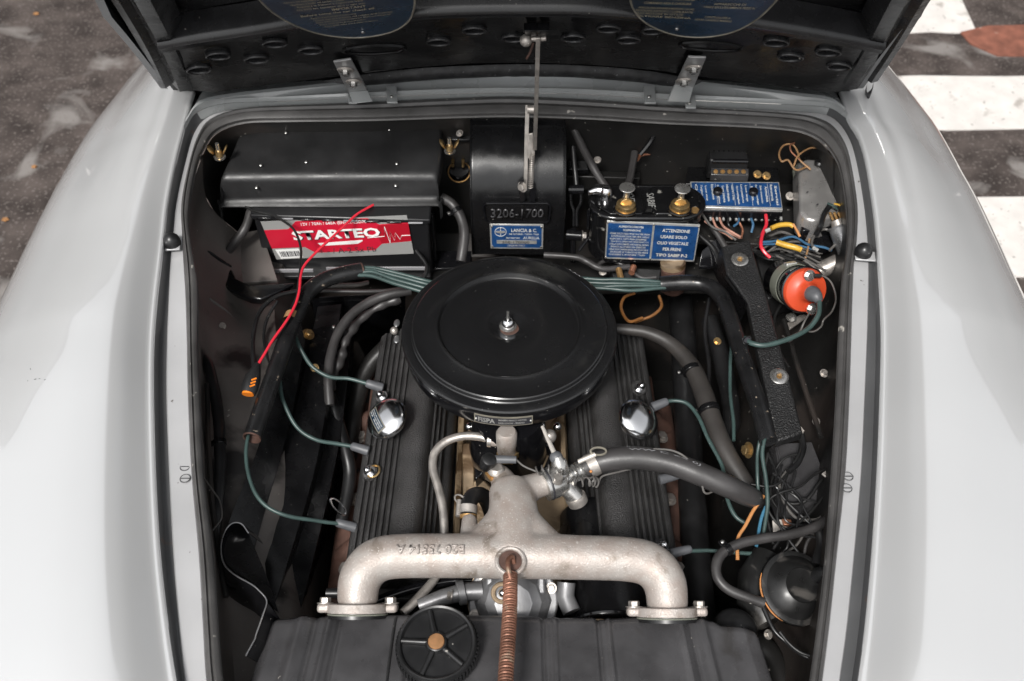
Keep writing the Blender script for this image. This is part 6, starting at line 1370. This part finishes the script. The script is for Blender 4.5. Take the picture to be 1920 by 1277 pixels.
hnn.part('back_shell', MB().lathe(ph, axh, [(0, -.045), (RH * .55, -.042), (RH * .9, -.02), (RH * 1.0, -.006)], 48), 'black_matt')
hnn.part('front_shell', MB().lathe(ph, axh, [(RH * 1.0, -.003), (RH * .985, 0), (RH * .93, .001), (RH * .86, .0015), (RH * .82, .004), (RH * .66, .013), (RH * .50, .0175), (RH * .475, .0180), (RH * .46, .0150), (RH * .2, .014), (0, .014)], 64), 'horn', ang=35)
bx_, by_, bz_ = basis(axh)
hnn.part('rust_rim', MB().tube([p_ for p_ in [ph - axh * .003 + (bx_ * math.cos(k * .05) + by_ * math.sin(k * .05)) * RH * 1.0 for k in range(int(6.28 / .05))] if p_.x < ph.x - RH * .45 and p_.y < ph.y + RH * .35], [.0004, .0012, .0014, .0010, .0013, .0003], 8), 'rustorange')
hnn.part('centre_stud', MB().lathe(ph + V((.018, .012, 0)), (axh + V((.35, .1, 0))).normalized(), [(0, .012), (.0095, .012), (.0105, .018), (.0088, .034), (.006, .040), (0, .041)], 20), 'rubber_dark')
hnn.part('side_body', MB().tube(P((1440, 1045, .745), (1420, 1085, .74), (1418, 1130, .735), (1440, 1170, .73)), [.022, .026, .026, .02], 20), 'horn')
hnn.part('mount', MB().prism(P((1412, 1050, .75), (1436, 1032, .755), (1448, 1040, .75), (1424, 1075, .745)), (0, 0, -.02)), 'horn', bevel=.003)
wire('horn_hose', [(1560, 970, .80), (1520, 992, .80), (1480, 1003, .80), (1430, 1010, .80), (1385, 1020, .80), (1355, 1036, .798), (1343, 1058, .795), (1346, 1084, .79), (1366, 1105, .785), (1400, 1120, .78), (1432, 1131, .775)], 9.5, 'rubber', 'grey rubber hose looping left around the horn', 'hose', n=20)
wire('horn_cable', [(1432, 1140, .77), (1450, 1180, .765), (1475, 1205, .76), (1500, 1225, .76), (1530, 1240, .76)], 4.5, 'rubber_dark', 'black cable curving below the horn to the flange', 'cable', n=12)
wire('horn_cable', [(1462, 1185, .775), (1478, 1205, .772), (1500, 1222, .77), (1520, 1230, .77)], 3.5, 'blackwire', 'second thinner black cable under the horn', 'cable', n=10)
wire('lower_right_pipe', [(1400, 1200, .68), (1440, 1230, .68), (1470, 1290, .68)], 26, 'bay', 'dusty dark pipe in the lower right corner of the bay', 'pipe', n=20)
wire('wing_conduit', [(1535, 990, .79), (1540, 1020, .785), (1530, 1060, .78)], 10, 'rubber_dark', 'black conduit tucked behind the right seal above the horn', 'conduit', n=14)

# ================================================================ small hardware and clutter
def clip(px, py, z, d, r_px, lab, m='dullzinc'):
    p = at(px, py, z); r = m_px(p, r_px); t = Thing('pipe_clip', lab, 'clip', p, 'small clips on pipes and leads')
    t.part('band', MB().cyl(p - V(d).normalized() * .004, p + V(d).normalized() * .004, r, n=20), m, bevel=.0006)
    q = V(d).cross(V((0, 0, 1))).normalized(); t.part('tab', MB().box(p + q * (r + .004), (.010, .008, .002), rot_to((0, 0, 1), q)), m, bevel=.0005); t.inst('screw', SCREW, p + q * (r + .005) + V((0, 0, .001)))
clip(640, 620, .777, (at(632, 630, .78) - at(655, 595, .79)), 11.5, 'clip round the grey hose left of the air cleaner', 'black')
clip(1330, 768, .787, (at(1336, 790, .78) - at(1318, 735, .785)), 20, 'clip round the heater hose right of the engine', 'black')
clip(1296, 694, .79, (at(1318, 735, .785) - at(1295, 685, .79)), 18.5, 'clip round the heater hose nearer the air cleaner', 'black')
clip(1365, 1031, .799, (at(1355, 1036, .798) - at(1385, 1020, .80)), 11, 'clip round the upper bend of the horn hose', 'black')
clip(412, 830, .812, (at(412, 880, .805) - at(411, 800, .815)), 12.5, 'clip holding the dark hose on the left inner wing', 'black')
clip(856, 395, .851, (at(866, 415, .84) - at(850, 385, .855)), 10.5, 'clip round the thick cable right of the battery', 'black')
BOLTS = [(416, 612, .80, 'on the dusty left inner wing under the battery bracket'), (440, 800, .76, 'half way down the left inner wing'), (590, 690, .762, 'on the side duct above the middle green lead'), (470, 945, .735, 'on the side duct beside the lowest green lead'),
         (1345, 640, .74, 'on the dark wall left of the right conduit'), (1545, 700, .80, 'on the right inner wing below the orange-capped coil'), (1530, 790, .79, 'on the right inner wing above the control box'), (1120, 300, .90, 'beside the slanting tube on the bulkhead'), (1255, 262, .915, 'on the bulkhead below the cowl seal'), (1490, 262, .93, 'on the bulkhead above the tan wire loop'),
         (862, 250, .94, 'on the bulkhead right of the battery cover'), (1130, 510, .78, 'on the crossmember under the reservoir'), (1440, 1190, .70, 'in the shadow below the horn'), (1400, 1150, .72, 'left of the horn above the radiator tank end')]
for px, py, z, lb in BOLTS:
    o = bpy.data.objects.new('bolt', random.choice([NUTD, NUTB, NUTD])); COL.objects.link(o); o.location = at(px, py, z); o.rotation_euler = rot_to((random.uniform(-.4, .4), -.4, .9)).to_euler(); o.scale = (.72,) * 3
    o['label'] = 'small hexagonal bolt ' + lb; o['category'] = 'bolt'
# pressed seams and brackets on the inner wings
def seam(pts, w_, m, name='panel_seam'):
    body.part(name, MB().tube(path(pts, 5), w_, 8), m)
seam([(392, 560, .815), (430, 590, .79), (470, 640, .765), (500, 700, .75)], .004, 'dusty')
seam([(388, 720, .83), (392, 860, .82), (404, 1000, .80), (424, 1120, .785)], .0035, 'bay')
seam([(1470, 600, .80), (1500, 700, .80), (1540, 820, .80)], .004, 'bay')
for pts, th_, m_, nm, lb in [
    ([(845, 240, .93), (884, 240, .93), (884, 262, .92), (845, 262, .92)], .006, 'black', 'bulkhead_bracket', 'small black bracket between battery cover and heater box'),
    ([(1064, 300, .88), (1100, 300, .88), (1104, 318, .87), (1066, 318, .87)], .01, 'black', 'bulkhead_bracket', 'small black bracket above the throttle linkage'),
    ([(1100, 395, .84), (1118, 372, .86), (1120, 400, .85), (1100, 430, .82)], .004, 'black_gloss', 'reservoir_bracket', 'glossy black bracket arm left of the fluid reservoir'),
    ([(1316, 470, .82), (1350, 440, .83), (1356, 462, .82), (1336, 500, .80), (1310, 500, .80)], .006, 'black_gloss', 'reservoir_bracket', 'glossy black bracket right of the fluid reservoir plates'),
    ([(1145, 500, .77), (1240, 505, .77), (1236, 530, .76), (1150, 522, .76)], .02, 'black_matt', 'steering_box', 'dark casting below the fluid reservoir')]:
    single(nm, MB().prism(P(*pts), (0, 0, -th_)), m_, lb, nm.split('_')[-1], bevel=.0015)
G6 = 'thin dark cables in the depth of the bay'
for pts, r, m_, lb in [
    ([(1310, 440, .83), (1340, 470, .82), (1352, 520, .80), (1345, 560, .78)], 5, 'rubber_dark', 'black cable running down beside the reservoir'),
    ([(1335, 425, .84), (1352, 450, .83), (1368, 476, .82)], 6, 'rubber', 'grey cable from the fuse box to the top of the support bar'),
    ([(1470, 560, .80), (1452, 600, .79), (1458, 650, .79), (1480, 690, .79)], 3, 'blackwire', 'black cable left of the orange-capped coil'),
    ([(1475, 470, .83), (1462, 500, .82), (1455, 540, .81)], 3, 'blackwire', 'thin black cable dropping from the tangle to the coil bracket'),
    ([(1330, 560, .76), (1322, 620, .75), (1330, 700, .74), (1322, 760, .73)], 4, 'rubber_dark', 'dark cable between heater hose and right conduit'),
    ([(1440, 850, .80), (1432, 900, .79), (1436, 960, .78), (1450, 1020, .77)], 3, 'blackwire', 'thin black cable left of the control box'),
    ([(1470, 990, .77), (1462, 1010, .765), (1450, 1030, .76)], 3, 'rubber_dark', 'short black cable above the horn'),
    ([(1455, 1000, .78), (1490, 985, .78), (1520, 960, .785), (1545, 930, .79)], 3, 'blackwire', 'black cable crossing under the control box'),
    ([(1500, 850, .80), (1470, 860, .80), (1450, 890, .79), (1446, 930, .785), (1462, 960, .78)], 2.2, 'blackwire', 'thin wire curling left of the control box'),
    ([(520, 565, .79), (500, 600, .78), (495, 640, .77), (505, 690, .76)], 3, 'rubber_dark', 'thin dark cable on the left wing beside the conduit'),
    ([(1085, 470, .80), (1100, 450, .81), (1112, 430, .82)], 3.5, 'black_gloss', 'short black rod below the linkage'),
    ([(1115, 500, .79), (1140, 488, .79), (1170, 498, .785), (1200, 520, .78), (1230, 520, .78)], 4, 'rubber', 'grey cable under the reservoir plates'),
    ([(780, 470, .80), (800, 500, .79), (790, 530, .78)], 4, 'rubber_dark', 'black cable between battery and air cleaner'),
    ([(600, 820, .66), (640, 860, .65), (690, 900, .64)], 5, 'rubber_dark', 'black cable low beside the left valve cover')]:
    wire('bay_cable', pts, r, m_, lb, 'cable', G6, 10)

names_ = ['crossing high over', 'crossing low over', 'curling left of', 'curling below', 'hanging in front of', 'looping between horn hose and', 'running from the flange to', 'sagging beneath', 'bent sharply beside', 'trailing from']
for i, n__ in enumerate(names_[:6]):
    x0_, y0_ = 1440 + 9 * i, 850 + (i * 37) % 90
    pts = [(x0_, y0_, .80), (x0_ + random.uniform(-20, 30), y0_ + random.uniform(20, 50), .80), (x0_ + random.uniform(-10, 50), y0_ + random.uniform(60, 90), .79), (min(1545, x0_ + random.uniform(10, 90)), y0_ + random.uniform(90, 160), .78)]
    wire('loose_wire', pts, random.uniform(1.8, 2.8), 'rubber_dark', 'thin dark wire ' + n__ + ' the black control box', 'wire', G4, 8)
